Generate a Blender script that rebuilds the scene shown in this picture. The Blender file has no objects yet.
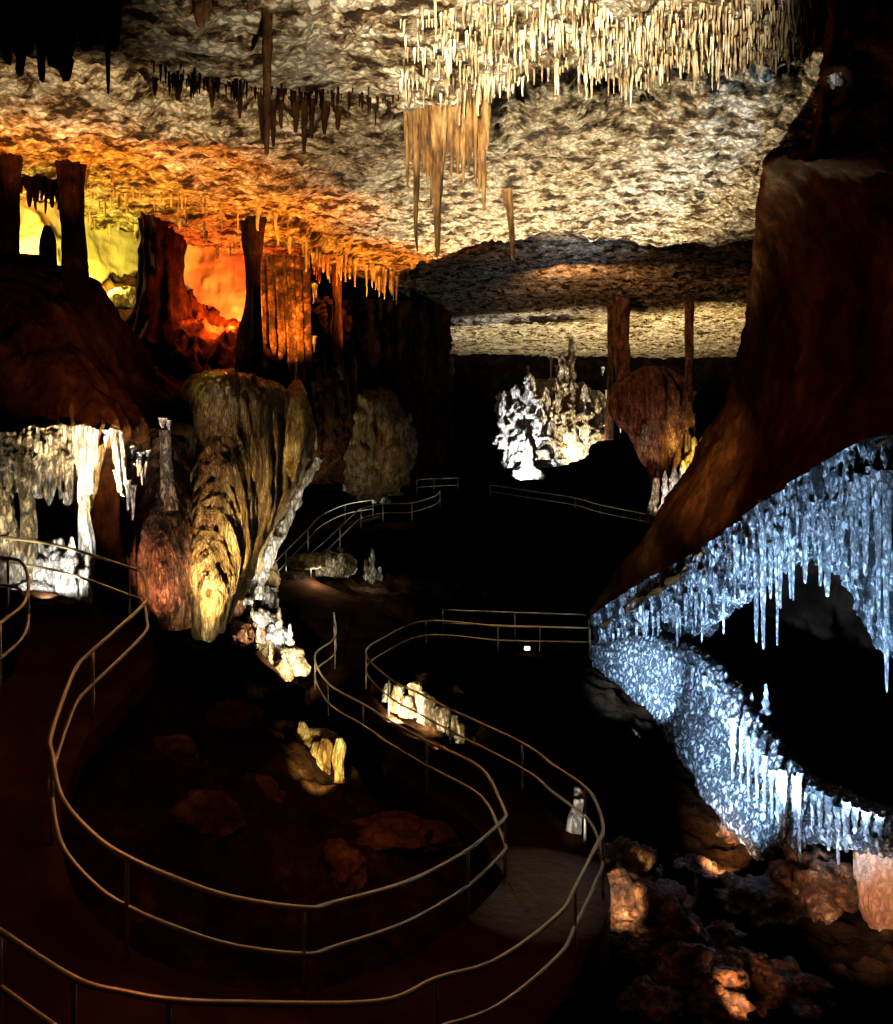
import bpy, math, random
import numpy as np
from mathutils import Vector

random.seed(7)
rng = np.random.default_rng(11)
sc = bpy.context.scene
COL = sc.collection
F, CX, HY, ZC = 880.0, 446.5, 430.0, 10.0     # lens in pixels, principal point, eye height


def P(px, py, Y):
    """a place in the cave: seen at px,py from the visitor's stand, Y metres in"""
    return np.array([(px - CX) * Y / F, Y, ZC - (py - HY) * Y / F])


# ------------------------------------------------------------------ noise
def _hash(ix, iy, iz, seed):
    h = (ix.astype(np.int64) * 374761393 + iy.astype(np.int64) * 668265263 + iz.astype(np.int64) * 2147483647 + seed * 974634777) & 0xFFFFFFFF
    h = ((h ^ (h >> 13)) * 1274126177) & 0xFFFFFFFF
    h = ((h ^ (h >> 16)) * 2246822519) & 0xFFFFFFFF
    h = h ^ (h >> 15)
    return (h & 0xFFFFFF) / float(0xFFFFFF)


def vnoise(p, seed=0):
    i = np.floor(p).astype(np.int64)
    f = p - i
    f = f * f * f * (f * (f * 6 - 15) + 10)
    out = 0
    for dx in (0, 1):
        wx = f[..., 0] if dx else 1 - f[..., 0]
        for dy in (0, 1):
            wy = f[..., 1] if dy else 1 - f[..., 1]
            for dz in (0, 1):
                wz = f[..., 2] if dz else 1 - f[..., 2]
                out = out + wx * wy * wz * _hash(i[..., 0] + dx, i[..., 1] + dy, i[..., 2] + dz, seed)
    return out * 2 - 1


def fbm(p, octv=4, seed=0, gain=.5):
    s, a, t = 0, 1.0, 0
    for k in range(octv):
        s = s + a * vnoise(p * (2.03 ** k) + 17.3 * k, seed + k)
        t += a
        a *= gain
    return s / t


def ridged(p, octv=3, seed=0):
    s, a, t = 0, 1.0, 0
    for k in range(octv):
        s = s + a * (1 - 2 * np.abs(vnoise(p * (2.1 ** k) + 9.1 * k, seed + k)))
        t += a
        a *= .5
    return s / t


def worley(p, seed=0):
    i = np.floor(p).astype(np.int64)
    best = np.full(p.shape[:-1], 9.0)
    for dx in (-1, 0, 1):
        for dy in (-1, 0, 1):
            for dz in (-1, 0, 1):
                cx, cy, cz = i[..., 0] + dx, i[..., 1] + dy, i[..., 2] + dz
                q = np.stack([cx + _hash(cx, cy, cz, seed), cy + _hash(cx, cy, cz, seed + 1), cz + _hash(cx, cy, cz, seed + 2)], -1)
                best = np.minimum(best, ((p - q) ** 2).sum(-1))
    return np.sqrt(best)


S = lambda *a: np.array(a, float)


def sstep(a, b, x):
    t = np.clip((x - a) / (b - a), 0, 1)
    return t * t * (3 - 2 * t)


# ------------------------------------------------------------------ materials
def mat(name, dark, mid, light, scale=1.0, stretch=(1, 1, 1), lo=.35, hi=.65, rough=.6, bump=.4, bscale=None,
        pits=0.0, pscale=6.0, pitshade=(.012, .008, .005), spec=.4, bdist=.06, pw=(.02, .22)):
    m = bpy.data.materials.new(name)
    m.use_nodes = True
    n, l = m.node_tree.nodes, m.node_tree.links
    n.clear()
    out = n.new('ShaderNodeOutputMaterial')
    bs = n.new('ShaderNodeBsdfPrincipled')
    l.new(bs.outputs[0], out.inputs[0])
    bs.inputs['Roughness'].default_value = rough
    bs.inputs['Specular IOR Level'].default_value = spec
    geo = n.new('ShaderNodeNewGeometry')
    mp = n.new('ShaderNodeMapping')
    mp.inputs['Scale'].default_value = stretch
    l.new(geo.outputs['Position'], mp.inputs['Vector'])
    no = n.new('ShaderNodeTexNoise')
    no.inputs['Scale'].default_value = scale
    no.inputs['Detail'].default_value = 7
    no.inputs['Roughness'].default_value = .62
    l.new(mp.outputs[0], no.inputs['Vector'])
    cr = n.new('ShaderNodeValToRGB')
    e = cr.color_ramp.elements
    e[0].position, e[1].position = lo, hi
    e[0].color, e[1].color = (*dark, 1), (*light, 1)
    k = e.new((lo + hi) / 2)
    k.color = (*mid, 1)
    l.new(no.outputs['Fac'], cr.inputs['Fac'])
    colout = cr.outputs['Color']
    bn = n.new('ShaderNodeTexNoise')
    bn.inputs['Scale'].default_value = bscale or scale * 6
    bn.inputs['Detail'].default_value = 6
    bn.inputs['Roughness'].default_value = .65
    l.new(mp.outputs[0], bn.inputs['Vector'])
    hgt = bn.outputs['Fac']
    if pits:  # crevice shade is painted into the base colour along with the relief
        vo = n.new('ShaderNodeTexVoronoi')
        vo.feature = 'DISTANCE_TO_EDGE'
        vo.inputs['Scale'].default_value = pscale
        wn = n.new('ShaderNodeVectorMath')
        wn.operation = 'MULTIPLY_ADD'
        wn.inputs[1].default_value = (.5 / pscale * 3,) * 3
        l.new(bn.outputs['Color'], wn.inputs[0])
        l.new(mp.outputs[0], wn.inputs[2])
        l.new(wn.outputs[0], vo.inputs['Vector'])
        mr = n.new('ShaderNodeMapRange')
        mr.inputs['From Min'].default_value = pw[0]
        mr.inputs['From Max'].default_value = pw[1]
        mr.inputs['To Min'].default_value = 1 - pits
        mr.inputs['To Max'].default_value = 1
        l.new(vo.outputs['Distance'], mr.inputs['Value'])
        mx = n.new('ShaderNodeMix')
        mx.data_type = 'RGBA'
        mx.inputs['A'].default_value = (*pitshade, 1)
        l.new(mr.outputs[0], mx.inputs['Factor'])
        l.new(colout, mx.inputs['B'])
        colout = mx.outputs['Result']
        ad = n.new('ShaderNodeMath')
        ad.operation = 'MULTIPLY_ADD'
        ad.inputs[1].default_value = .6
        l.new(mr.outputs[0], ad.inputs[0])
        l.new(hgt, ad.inputs[2])
        hgt = ad.outputs[0]
    bu = n.new('ShaderNodeBump')
    bu.inputs['Strength'].default_value = bump
    bu.inputs['Distance'].default_value = bdist
    l.new(hgt, bu.inputs['Height'])
    l.new(bu.outputs[0], bs.inputs['Normal'])
    l.new(colout, bs.inputs['Base Color'])
    return m


M = {}
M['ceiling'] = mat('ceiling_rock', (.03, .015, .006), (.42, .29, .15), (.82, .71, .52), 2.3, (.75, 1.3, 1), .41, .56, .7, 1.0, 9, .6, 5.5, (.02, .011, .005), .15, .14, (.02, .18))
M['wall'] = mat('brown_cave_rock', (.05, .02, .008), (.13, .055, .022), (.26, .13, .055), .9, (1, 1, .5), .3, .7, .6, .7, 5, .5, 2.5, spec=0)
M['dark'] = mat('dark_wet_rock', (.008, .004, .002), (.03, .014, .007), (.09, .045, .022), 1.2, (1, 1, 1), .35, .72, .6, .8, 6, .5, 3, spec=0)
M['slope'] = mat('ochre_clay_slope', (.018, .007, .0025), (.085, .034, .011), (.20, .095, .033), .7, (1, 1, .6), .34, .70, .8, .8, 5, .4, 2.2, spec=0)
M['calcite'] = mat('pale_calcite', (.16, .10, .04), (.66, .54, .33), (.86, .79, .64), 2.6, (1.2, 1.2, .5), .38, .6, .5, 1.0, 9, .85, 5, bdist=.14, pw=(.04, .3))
M['smooth'] = mat('smooth_flowstone', (.40, .30, .20), (.62, .52, .38), (.75, .66, .52), 1.0, (1, 1, .6), .3, .7, .6, .5, 5, .0)
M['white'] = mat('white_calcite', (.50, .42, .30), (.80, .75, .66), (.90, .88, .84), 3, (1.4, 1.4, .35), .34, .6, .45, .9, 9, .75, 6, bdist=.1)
M['straw'] = mat('cream_straw', (.08, .045, .018), (.50, .37, .20), (.82, .72, .52), 2.6, (1, 1, .8), .38, .62, .5, .4, 14)
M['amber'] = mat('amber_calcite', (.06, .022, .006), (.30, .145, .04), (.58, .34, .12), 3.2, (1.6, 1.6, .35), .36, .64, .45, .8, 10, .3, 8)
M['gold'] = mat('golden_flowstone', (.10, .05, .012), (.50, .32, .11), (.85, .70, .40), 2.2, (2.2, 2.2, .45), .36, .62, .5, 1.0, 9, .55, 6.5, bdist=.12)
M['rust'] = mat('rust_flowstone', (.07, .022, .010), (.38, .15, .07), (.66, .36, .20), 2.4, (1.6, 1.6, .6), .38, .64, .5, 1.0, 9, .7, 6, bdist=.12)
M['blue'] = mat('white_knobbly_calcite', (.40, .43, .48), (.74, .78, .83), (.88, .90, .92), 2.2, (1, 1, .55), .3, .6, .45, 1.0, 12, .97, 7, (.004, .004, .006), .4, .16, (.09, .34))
M['curtain'] = mat('black_gapped_white_curtain', (.006, .006, .008), (.55, .60, .66), (.88, .90, .92), 3.2, (1.2, 1.2, .35), .45, .57, .45, 1.0, 12, .9, 7, (.004, .004, .006), .4, .16, (.06, .28))  # black areas paint the shaded gaps between stalactites into the colour
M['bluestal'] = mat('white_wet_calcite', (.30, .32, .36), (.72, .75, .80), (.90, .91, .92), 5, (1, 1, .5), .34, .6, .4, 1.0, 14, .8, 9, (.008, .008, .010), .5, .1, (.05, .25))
M['void'] = mat('shade_black_rock', (.002, .0015, .001), (.005, .003, .002), (.012, .007, .005), 1.2, rough=.9, bump=.6, spec=0)  # darkness of the unlit cavity and back wall put into the colour
M['path'] = mat('wet_concrete_path', (.03, .012, .006), (.05, .022, .011), (.085, .042, .022), 1.2, (1, 1, 1), .3, .7, .33, .5, 5, 0, spec=0)
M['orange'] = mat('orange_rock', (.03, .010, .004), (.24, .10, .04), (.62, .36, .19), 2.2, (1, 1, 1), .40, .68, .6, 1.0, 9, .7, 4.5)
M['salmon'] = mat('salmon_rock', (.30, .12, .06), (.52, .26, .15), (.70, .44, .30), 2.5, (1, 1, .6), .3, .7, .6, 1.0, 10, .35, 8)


def metal(name, c, rough):
    m = bpy.data.materials.new(name)
    m.use_nodes = True
    n, l = m.node_tree.nodes, m.node_tree.links
    bs = n['Principled BSDF']
    bs.inputs['Metallic'].default_value = .85
    no = n.new('ShaderNodeTexNoise')
    no.inputs['Scale'].default_value = 6
    no.inputs['Detail'].default_value = 5
    cr = n.new('ShaderNodeValToRGB')
    cr.color_ramp.elements[0].color = (*[v * .55 for v in c], 1)
    cr.color_ramp.elements[1].color = (*c, 1)
    cr.color_ramp.elements[0].position, cr.color_ramp.elements[1].position = .35, .6
    l.new(no.outputs['Fac'], cr.inputs['Fac'])
    l.new(cr.outputs[0], bs.inputs['Base Color'])
    bs.inputs['Roughness'].default_value = rough
    return m


M['steel'] = metal('galvanised_steel', (.78, .66, .44), .42)
M['steel_far'] = metal('pale_galvanised_steel', (.80, .76, .68), .42)


# ------------------------------------------------------------------ mesh helpers
def link(name, me, m=None, parent=None):
    o = bpy.data.objects.new(name, me)
    COL.objects.link(o)
    if m is not None and not me.materials:
        me.materials.append(m)
    if parent is not None:
        o.parent = parent
    return o


def raw_mesh(name, V, quads, tris=None, smooth=True):
    me = bpy.data.meshes.new(name)
    V = np.asarray(V, np.float32).reshape(-1, 3)
    quads = np.asarray(quads, np.int32).reshape(-1, 4)
    nt = 0 if tris is None else len(tris)
    me.vertices.add(len(V))
    me.vertices.foreach_set('co', V.ravel())
    loops = quads.ravel()
    starts = np.arange(len(quads)) * 4
    totals = np.full(len(quads), 4)
    if nt:
        tris = np.asarray(tris, np.int32).reshape(-1, 3)
        starts = np.concatenate([starts, len(loops) + np.arange(nt) * 3])
        totals = np.concatenate([totals, np.full(nt, 3)])
        loops = np.concatenate([loops, tris.ravel()])
    me.loops.add(len(loops))
    me.loops.foreach_set('vertex_index', loops.astype(np.int32))
    me.polygons.add(len(starts))
    me.polygons.foreach_set('loop_start', starts.astype(np.int32))
    me.polygons.foreach_set('loop_total', totals.astype(np.int32))
    me.polygons.foreach_set('use_smooth', np.full(len(starts), smooth))
    me.update(calc_edges=True)
    me.validate()
    return me


def gquads(nu, nv, wrap=False):
    u = np.arange(nu - 1)[:, None]
    v = np.arange(nv if wrap else nv - 1)[None, :]
    v2 = (v + 1) % nv
    a = u * nv + v
    b = u * nv + v2
    return np.stack([a, b, b + nv, a + nv], -1).reshape(-1, 4)


def gnormals(G):
    du = np.gradient(G, axis=0)
    dv = np.gradient(G, axis=1)
    n = np.cross(du, dv)
    n /= np.linalg.norm(n, axis=-1, keepdims=True) + 1e-9
    view = G - np.array([0, 0, ZC])
    flip = (n * view).sum(-1).mean() > 0
    return -n if flip else n


def catmull(A, n, axis):
    """resample control points along an axis to n samples"""
    A = np.moveaxis(np.asarray(A, float), axis, 0)
    k = len(A)
    if k == 2:
        t = np.linspace(0, 1, n)
        R = A[0] + (A[1] - A[0]) * t.reshape(-1, *([1] * (A.ndim - 1)))
        return np.moveaxis(R, 0, axis)
    E = np.concatenate([[2 * A[0] - A[1]], A, [2 * A[-1] - A[-2]]])
    t = np.linspace(0, k - 1, n)
    i = np.minimum(t.astype(int), k - 2)
    f = (t - i).reshape(-1, *([1] * (A.ndim - 1)))
    p0, p1, p2, p3 = E[i], E[i + 1], E[i + 2], E[i + 3]
    R = .5 * (2 * p1 + (p2 - p0) * f + (2 * p0 - 5 * p1 + 4 * p2 - p3) * f ** 2 + (3 * p1 - p0 - 3 * p2 + p3) * f ** 3)
    return np.moveaxis(R, 0, axis)


def sheet(name, ctrl, nu, nv, disp, m, thick=0):
    """a rock face lofted through rows of seen points, roughened along its normal"""
    C = np.array([[P(*c) for c in row] for row in ctrl])
    G = catmull(catmull(C, nu, 0), nv, 1)
    N = gnormals(G)
    if disp is not None:
        d = disp(G)
        G = G + N * d[..., None]
    V, Q = G.reshape(-1, 3), gquads(nu, nv)
    if thick:
        B = (G - N * thick).reshape(-1, 3)
        n = len(V)
        Q2 = Q[:, ::-1] + n
        idx = np.arange(n).reshape(nu, nv)
        loop = np.concatenate([idx[0, :-1], idx[:-1, -1], idx[-1, :0:-1], idx[:0:-1, 0]])
        nx = np.roll(loop, -1)
        side = np.stack([loop, loop + n, nx + n, nx], -1)
        V, Q = np.concatenate([V, B]), np.concatenate([Q, Q2, side])
    return link(name, raw_mesh(name, V, Q), m)


def tag(o, label=None, cat=None, group=None, kind=None):
    if label: o['label'] = label
    if label and not kind: kind = 'thing'
    if cat: o['category'] = cat
    if group: o['group'] = group
    if kind: o['kind'] = kind
    return o


ONES = 'zeroth first second third fourth fifth sixth seventh eighth ninth tenth eleventh twelfth thirteenth fourteenth fifteenth sixteenth seventeenth eighteenth nineteenth'.split()
TENS = {20: 'twent', 30: 'thirt', 40: 'fort', 50: 'fift', 60: 'sixt', 70: 'sevent', 80: 'eight', 90: 'ninet'}


def nth(k):
    if k < 20: return ONES[k]
    t = k // 10 * 10
    return TENS[t] + 'ieth' if k % 10 == 0 else TENS[t] + 'y-' + ONES[k % 10]


# ------------------------------------------------------------------ formations
def cone_mesh(name, L, r0, r1, rings=14, seg=9, lump=.12, bend=.06, power=1.0, seed=0, up=False, flare=0.0, m=None, lumpf=7.0):
    """stalactite hanging from z=0 to -L (or stalagmite growing to +L)"""
    t = np.linspace(0, 1, rings)
    a = np.linspace(0, 2 * np.pi, seg, endpoint=False)
    r = r1 + (r0 - r1) * (1 - t) ** power + flare * r0 * np.exp(-t * 14)
    T, A = np.meshgrid(t, a, indexing='ij')
    q = np.stack([np.cos(A) * 1.4, np.sin(A) * 1.4, T * lumpf], -1)
    R = r[:, None] * (1 + lump * 2 * fbm(q, 2, seed))
    bx = bend * L * (fbm(np.stack([t * 1.6, t * 0 + .3, t * 0], -1), 2, seed + 5)) * t
    by = bend * L * (fbm(np.stack([t * 1.6, t * 0 + 7.3, t * 0], -1), 2, seed + 9)) * t
    V = np.stack([R * np.cos(A) + bx[:, None], R * np.sin(A) + by[:, None], (1 if up else -1) * T * L], -1).reshape(-1, 3)
    Q = gquads(rings, seg, True)
    tip = len(V)
    V = np.concatenate([V, [[bx[-1], by[-1], (1 if up else -1) * (L + r1 * .8)]]])
    k = (rings - 1) * seg
    T3 = [[k + i, k + (i + 1) % seg, tip] for i in range(seg)]
    me = raw_mesh(name, V, Q if up else Q[:, ::-1], T3 if up else [x[::-1] for x in T3])
    if m: me.materials.append(m)
    return me


def hang(name, me, p, sx=1, sz=1, rot=None):
    o = link(name, me)
    o.location = p
    o.scale = (sx, sx, sz)
    o.rotation_euler.z = random.uniform(0, 6.28) if rot is None else rot
    return o


def knobby_mesh(name, L, r0, seed, m, rings=30, seg=18, top=.25, bulge=.28, knob=.25):
    """stalagmite with stacked drip bulges, standing from z=0 to L"""
    t = np.linspace(0, 1, rings)
    a = np.linspace(0, 2 * np.pi, seg, endpoint=False)
    r = r0 * (top + (1 - top) * (1 - t) ** 1.1) * np.sqrt(np.clip((1 - t) * 9, 0, 1))
    r = r * (1 + bulge * np.sin(t * L / r0 * 3.2 + seed) * (1 - t * .5))
    T, A = np.meshgrid(t, a, indexing='ij')
    q = np.stack([np.cos(A) * 1.8, np.sin(A) * 1.8, T * L / r0 * 1.3], -1)
    R = r[:, None] * (1 + knob * fbm(q, 3, seed) * 1.7)
    V = np.stack([R * np.cos(A), R * np.sin(A), T * L], -1).reshape(-1, 3)
    me = raw_mesh(name, V, gquads(rings, seg, True))
    me.materials.append(m)
    return me


def ico(sub):
    bm = __import__('bmesh').new()
    __import__('bmesh').ops.create_icosphere(bm, subdivisions=sub, radius=1)
    V = np.array([v.co[:] for v in bm.verts])
    T = np.array([[v.index for v in f.verts] for f in bm.faces])
    bm.free()
    return V, T


ICO4, ICO5 = ico(4), ico(5)


def rock_mesh(name, size, seed, m, rough=.35, big=False, freq=1.3, flat=True):
    V, T = ICO5 if big else ICO4
    d = 1 + rough * fbm(V * freq + seed * 3.7, 4, seed) + rough * .5 * (worley(V * freq * 1.6 + seed, seed) - .5)
    W = V * d[:, None] * np.array(size)
    if flat:
        W[:, 2] = np.maximum(W[:, 2], -.55 * size[2])
    me = raw_mesh(name, W, np.zeros((0, 4)), T)
    me.materials.append(m)
    return me


def drapery(name, pts, bottoms, m, fold=.12, nf=9, thick=.10, nu=40, nv=110, seed=0, rip=.03):
    """curtain of flowstone: a wavy top line hanging down to a ragged hem"""
    top = catmull(np.array([P(*p) for p in pts]), nv, 0)
    bot = catmull(np.array([P(*p) for p in bottoms]), nv, 0)
    t = np.linspace(0, 1, nu)[:, None, None]
    s = np.linspace(0, 1, nv)
    hem = .10 * vnoise(np.stack([s * nf * 1.7, s * 0, s * 0], -1), seed + 3) + .12 * (np.abs(np.sin(s * nf * np.pi)) - .5)
    t = t * (1 + hem[None, :, None])
    G = top + (bot - top) * t
    wave = np.sin(s * nf * 2 * np.pi + 1.3 * vnoise(np.stack([s * 5, s * 0, s * 0], -1), seed))
    N = gnormals(G)
    tt = np.linspace(0, 1, nu)[:, None]
    G = G + N * (fold * wave[None, :] * (.35 + .65 * tt) + rip * fbm(G * S(3, 3, 5), 3, seed))[..., None]
    V, Q = G.reshape(-1, 3), gquads(nu, nv)
    B = (G - N * thick * (1 - .6 * tt)[..., None]).reshape(-1, 3)
    n = len(V)
    idx = np.arange(n).reshape(nu, nv)
    loop = np.concatenate([idx[0, :-1], idx[:-1, -1], idx[-1, :0:-1], idx[:0:-1, 0]])
    nx = np.roll(loop, -1)
    V = np.concatenate([V, B])
    Q = np.concatenate([Q, Q[:, ::-1] + n, np.stack([loop, loop + n, nx + n, nx], -1)])
    return link(name, raw_mesh(name, V, Q), m)


def column_obj(name, spine, m, seed=0, seg=40, rings=110, flute=.12, nfl=9, rough=.12, squash=.8):
    """floor-to-ceiling column; spine = rows of (px,py,Y,half width in px)"""
    A = np.array([[*P(a, b, c), w * c / F] for a, b, c, w in spine])
    A = catmull(A, rings, 0)
    a = np.linspace(0, 2 * np.pi, seg, endpoint=False)
    z = A[:, 2][:, None] + 0 * a
    q = np.stack([np.cos(a)[None] * 1.5 + 0 * z, np.sin(a)[None] * 1.5 + 0 * z, z * .7], -1)
    q2 = np.stack([np.cos(a)[None] * nfl * .5 + 0 * z, np.sin(a)[None] * nfl * .5 + 0 * z, z * .25], -1)
    R = A[:, 3][:, None] * (1 + rough * 2 * fbm(q, 4, seed) + flute * 1.6 * vnoise(q2, seed + 4))
    V = np.stack([A[:, 0][:, None] + R * np.cos(a), A[:, 1][:, None] + R * np.sin(a) * squash, z], -1).reshape(-1, 3)
    n = len(V)
    Q = gquads(rings, seg, True)
    V = np.concatenate([V, [A[0, :3], A[-1, :3]]])
    T = [[(i + 1) % seg, i, n] for i in range(seg)] + [[(rings - 1) * seg + i, (rings - 1) * seg + (i + 1) % seg, n + 1] for i in range(seg)]
    return link(name, raw_mesh(name, V, Q, T), m)


def tube_mesh(name, pts, r, m, seg=10, caps=True):
    pts = np.asarray(pts, float)
    n = len(pts)
    tg = np.gradient(pts, axis=0)
    tg /= np.linalg.norm(tg, axis=1, keepdims=True) + 1e-9
    up = np.tile(S(0, 0, 1), (n, 1))
    steep = np.abs(tg[:, 2]) > .95
    up[steep] = S(0, 1, 0)
    s = np.cross(tg, up)
    s /= np.linalg.norm(s, axis=1, keepdims=True) + 1e-9
    b = np.cross(s, tg)
    a = np.linspace(0, 2 * np.pi, seg, endpoint=False)
    V = (pts[:, None] + r * (np.cos(a)[None, :, None] * s[:, None] + np.sin(a)[None, :, None] * b[:, None])).reshape(-1, 3)
    Q = gquads(n, seg, True)
    k = len(V)
    V = np.concatenate([V, [pts[0], pts[-1]]])
    T = [[(i + 1) % seg, i, k] for i in range(seg)] + [[(n - 1) * seg + i, (n - 1) * seg + (i + 1) % seg, k + 1] for i in range(seg)]
    me = raw_mesh(name, V, Q, T)
    me.materials.append(m)
    return me


RAIL_H, MID_H = 1.02, .50


def railing(pts, posts, label, m, r=.028, sub=7, group='handrails along the walkway'):
    """handrail run: posts = indices into pts"""
    W = np.array([P(*p) for p in pts])
    base = W[posts[0]] - S(0, 0, RAIL_H)
    root = bpy.data.objects.new('railing', None)
    COL.objects.link(root)
    root.location = base
    tag(root, label, 'railing', group)
    L = catmull(W, (len(W) - 1) * sub + 1, 0) - base
    link('top_rail', tube_mesh('top_rail', L, r, m), None, root)
    link('mid_rail', tube_mesh('mid_rail', L - S(0, 0, MID_H), r * .9, m), None, root)
    for i in posts:
        p = W[i] - base
        z = np.linspace(0, -RAIL_H - .04, 5)[:, None] * S(0, 0, 1)
        link('post', tube_mesh('post', p + z, r * .85, m), None, root)
    return root


# ------------------------------------------------------------------ lights
def aim(o, loc, tgt):
    o.location = loc
    o.rotation_euler = (Vector(tgt) - Vector(loc)).to_track_quat('-Z', 'Y').to_euler()


def spot(loc, tgt, power, color, angle=60, blend=.6, radius=.12):  # one object name serves the cave's floods and added fills alike
    d = bpy.data.lights.new('floodlight', 'SPOT')
    d.energy, d.color, d.spot_size, d.spot_blend, d.shadow_soft_size = power, color, math.radians(angle), blend, radius
    o = bpy.data.objects.new('floodlight', d)
    COL.objects.link(o)
    aim(o, loc, tgt)
    return o


def point(loc, power, color, radius=.15):
    d = bpy.data.lights.new('cave_lamp', 'POINT')
    d.energy, d.color, d.shadow_soft_size = power, color, radius
    o = bpy.data.objects.new('cave_lamp', d)
    COL.objects.link(o)
    o.location = loc
    return o


# ================================================================== SETTING
# ---- ceiling
nu, nv = 820, 760
pxs = np.linspace(-110, 1010, nu)
Ys = np.geomspace(10.5, 86, nv)
PX, YY = np.meshgrid(pxs, Ys, indexing='ij')
XX = (PX - CX) * YY / F
H1 = 6.3
s1 = np.interp(pxs, [-110, 60, 150, 250, 400, 440, 470, 500, 560, 620, 700, 760, 830, 1010], [30, 48, 72, 93, 108, 104, 95, 82, 72, 80, 66, 62, 58, 50])
Y1 = (F * H1 / (HY - s1))[:, None]
Y1 = Y1 + .5 * vnoise(np.stack([pxs * .03, pxs * 0, pxs * 0], -1), 3)[:, None]
s2 = np.interp(pxs, [-110, 380, 420, 470, 560, 650, 760, 1010], [285, 282, 262, 243, 234, 243, 250, 255])
Y2 = (F * 7.0 / (HY - s2))[:, None] + .8 * vnoise(np.stack([pxs * .02, pxs * 0 + 4, pxs * 0], -1), 8)[:, None]
rise = np.interp(pxs, [-110, 100, 380, 440, 520, 1010], [.35, .55, .7, 1.0, 1.7, 1.7])[:, None]
top = H1 + rise * sstep(0, .5, YY - Y1)
pk = np.interp(pxs, [-110, 90, 150, 380, 440, 510, 780, 830, 1010], [0, .5, 1.2, 1.4, 1.6, 3.0, 3.0, 2.0, 2.0])[:, None]  # pocket behind the step, shaped to leave a band of ceiling in shade
reach = np.interp(pxs, [-110, 380, 520, 1010], [3.8, 4.2, 7.4, 7.6])[:, None]
pk = pk * sstep(0, .5, YY - Y1) * (1 - sstep(.8, 1, (YY - Y1) / reach) * .0 - sstep(.3, 1, (YY - Y1) / reach))
u = np.clip((YY - Y1) / (Y2 - Y1), 0, 1)
H = np.where(YY > Y1, top * (1 - u) + 7.0 * u + (top - H1 - rise) * 0, top)
H = H + pk
far = sstep(0, .7, YY - Y2)
v = np.clip((YY - 33) / (62 - 33), 0, 1)
Hf = 8.0 - .35 * v + .28 * np.abs(((YY * .16 + .4 * vnoise(np.stack([XX * .1, YY * .1, XX * 0], -1), 5)) % 1) - .2) - 1.0 * sstep(62, 80, YY)
H = H * (1 - far) + Hf * far
pp = np.stack([XX, YY, 0 * XX], -1)
H = H + .22 * fbm(pp * .35, 3, 1) + .10 * fbm(pp * 1.1, 3, 21)
flk = ridged(pp * S(1.5, 2.0, 1), 3, 31)
H = H + .16 * flk * sstep(-.6, .5, fbm(pp * .5, 2, 41)) - .15 * (worley(pp * S(2.8, 4.2, 1) + .35 * vnoise(pp * 3, 2)[..., None], 51) - .45) + .05 * fbm(pp * 7, 2, 61)
G = np.stack([XX, YY, ZC + H], -1)
ceiling = link('ceiling', raw_mesh('ceiling', G.reshape(-1, 3), gquads(nu, nv)), M['ceiling'])
tag(ceiling, kind='structure')


def ceil_z(x, y):
    px = x / y * F + CX
    i = int(np.clip(np.searchsorted(pxs, px), 0, nu - 1))
    j = int(np.clip(np.searchsorted(Ys, y), 0, nv - 1))
    return G[i, j, 2]


# ---- path floors
R1 = [(-60, 528, 19.5), (0, 537, 18.2), (61, 546, 17.3), (129.5, 567.6, 16), (142, 573, 15.7), (146.6, 590, 15.2), (143, 605, 14.6),
      (93, 650, 12.9), (78, 665, 12.4), (67, 688, 11.6), (51, 735, 10.4), (52, 754, 10.0), (62, 798, 9.3), (95, 836, 9.0),
      (127, 857, 8.9), (169, 876, 8.95), (230, 897, 9.15), (304, 908, 9.5), (333, 903, 9.9), (409, 881, 11.0), (468, 850, 12.3),
      (503, 820, 13.6), (505, 812, 13.9), (499, 798, 14.4), (488, 776, 15.3), (470, 761, 16.2), (427, 741, 17.7), (392, 722, 19.2),
      (363, 704, 20.8), (328, 683, 22.8), (315, 655, 25.8), (335, 637, 28.2), (334, 613, 32)]
R2 = [(-40, 905, 8.2), (0, 931, 7.9), (74, 978.5, 7.4), (127, 993, 7.35), (169, 1000, 7.4), (230, 1003, 7.6), (378, 1002, 8.2),
      (436, 979, 8.8), (499, 959, 9.5), (559, 914, 10.7), (575, 888, 11.4), (596, 846, 12.5), (603, 828, 13.2), (597, 805, 14),
      (585, 787, 15), (553, 765, 16.2), (522, 743, 17.5), (450, 709, 20.3), (420, 694, 21.8), (389, 678, 23.5), (366, 654, 25.8), (381, 639, 28),
      (426, 621, 31), (498, 626, 31), (540, 627, 31), (590, 628, 31)]
U = [(-60, 556, 16.2), (8, 558, 15.8), (24, 566, 15.2), (28.5, 584, 14.4), (23, 604, 13.4), (0, 623, 12.4), (-60, 665, 11)]
R3 = [(443, 610, 33), (515, 612.5, 33.1), (589, 615, 33.2)]
R4r = [(311, 553, 37.6), (324, 542, 39.5), (340, 527, 42), (353, 515, 44.5), (361, 509, 46), (383, 504, 48), (412, 503, 49), (435, 496, 51.5), (440, 491, 53)]
R4l = [(269, 568, 34.5), (286, 551, 37), (308, 529, 41), (321, 516, 44), (345, 505, 47.5), (373, 500, 50)]
R5 = [(417, 480, 60), (434, 479, 61), (458, 478, 62)]
R6 = [(490, 485, 67), (530, 491, 65), (575, 498, 62), (600, 505, 60), (640, 513, 58), (655, 515, 57), (664, 515, 57)]

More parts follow.
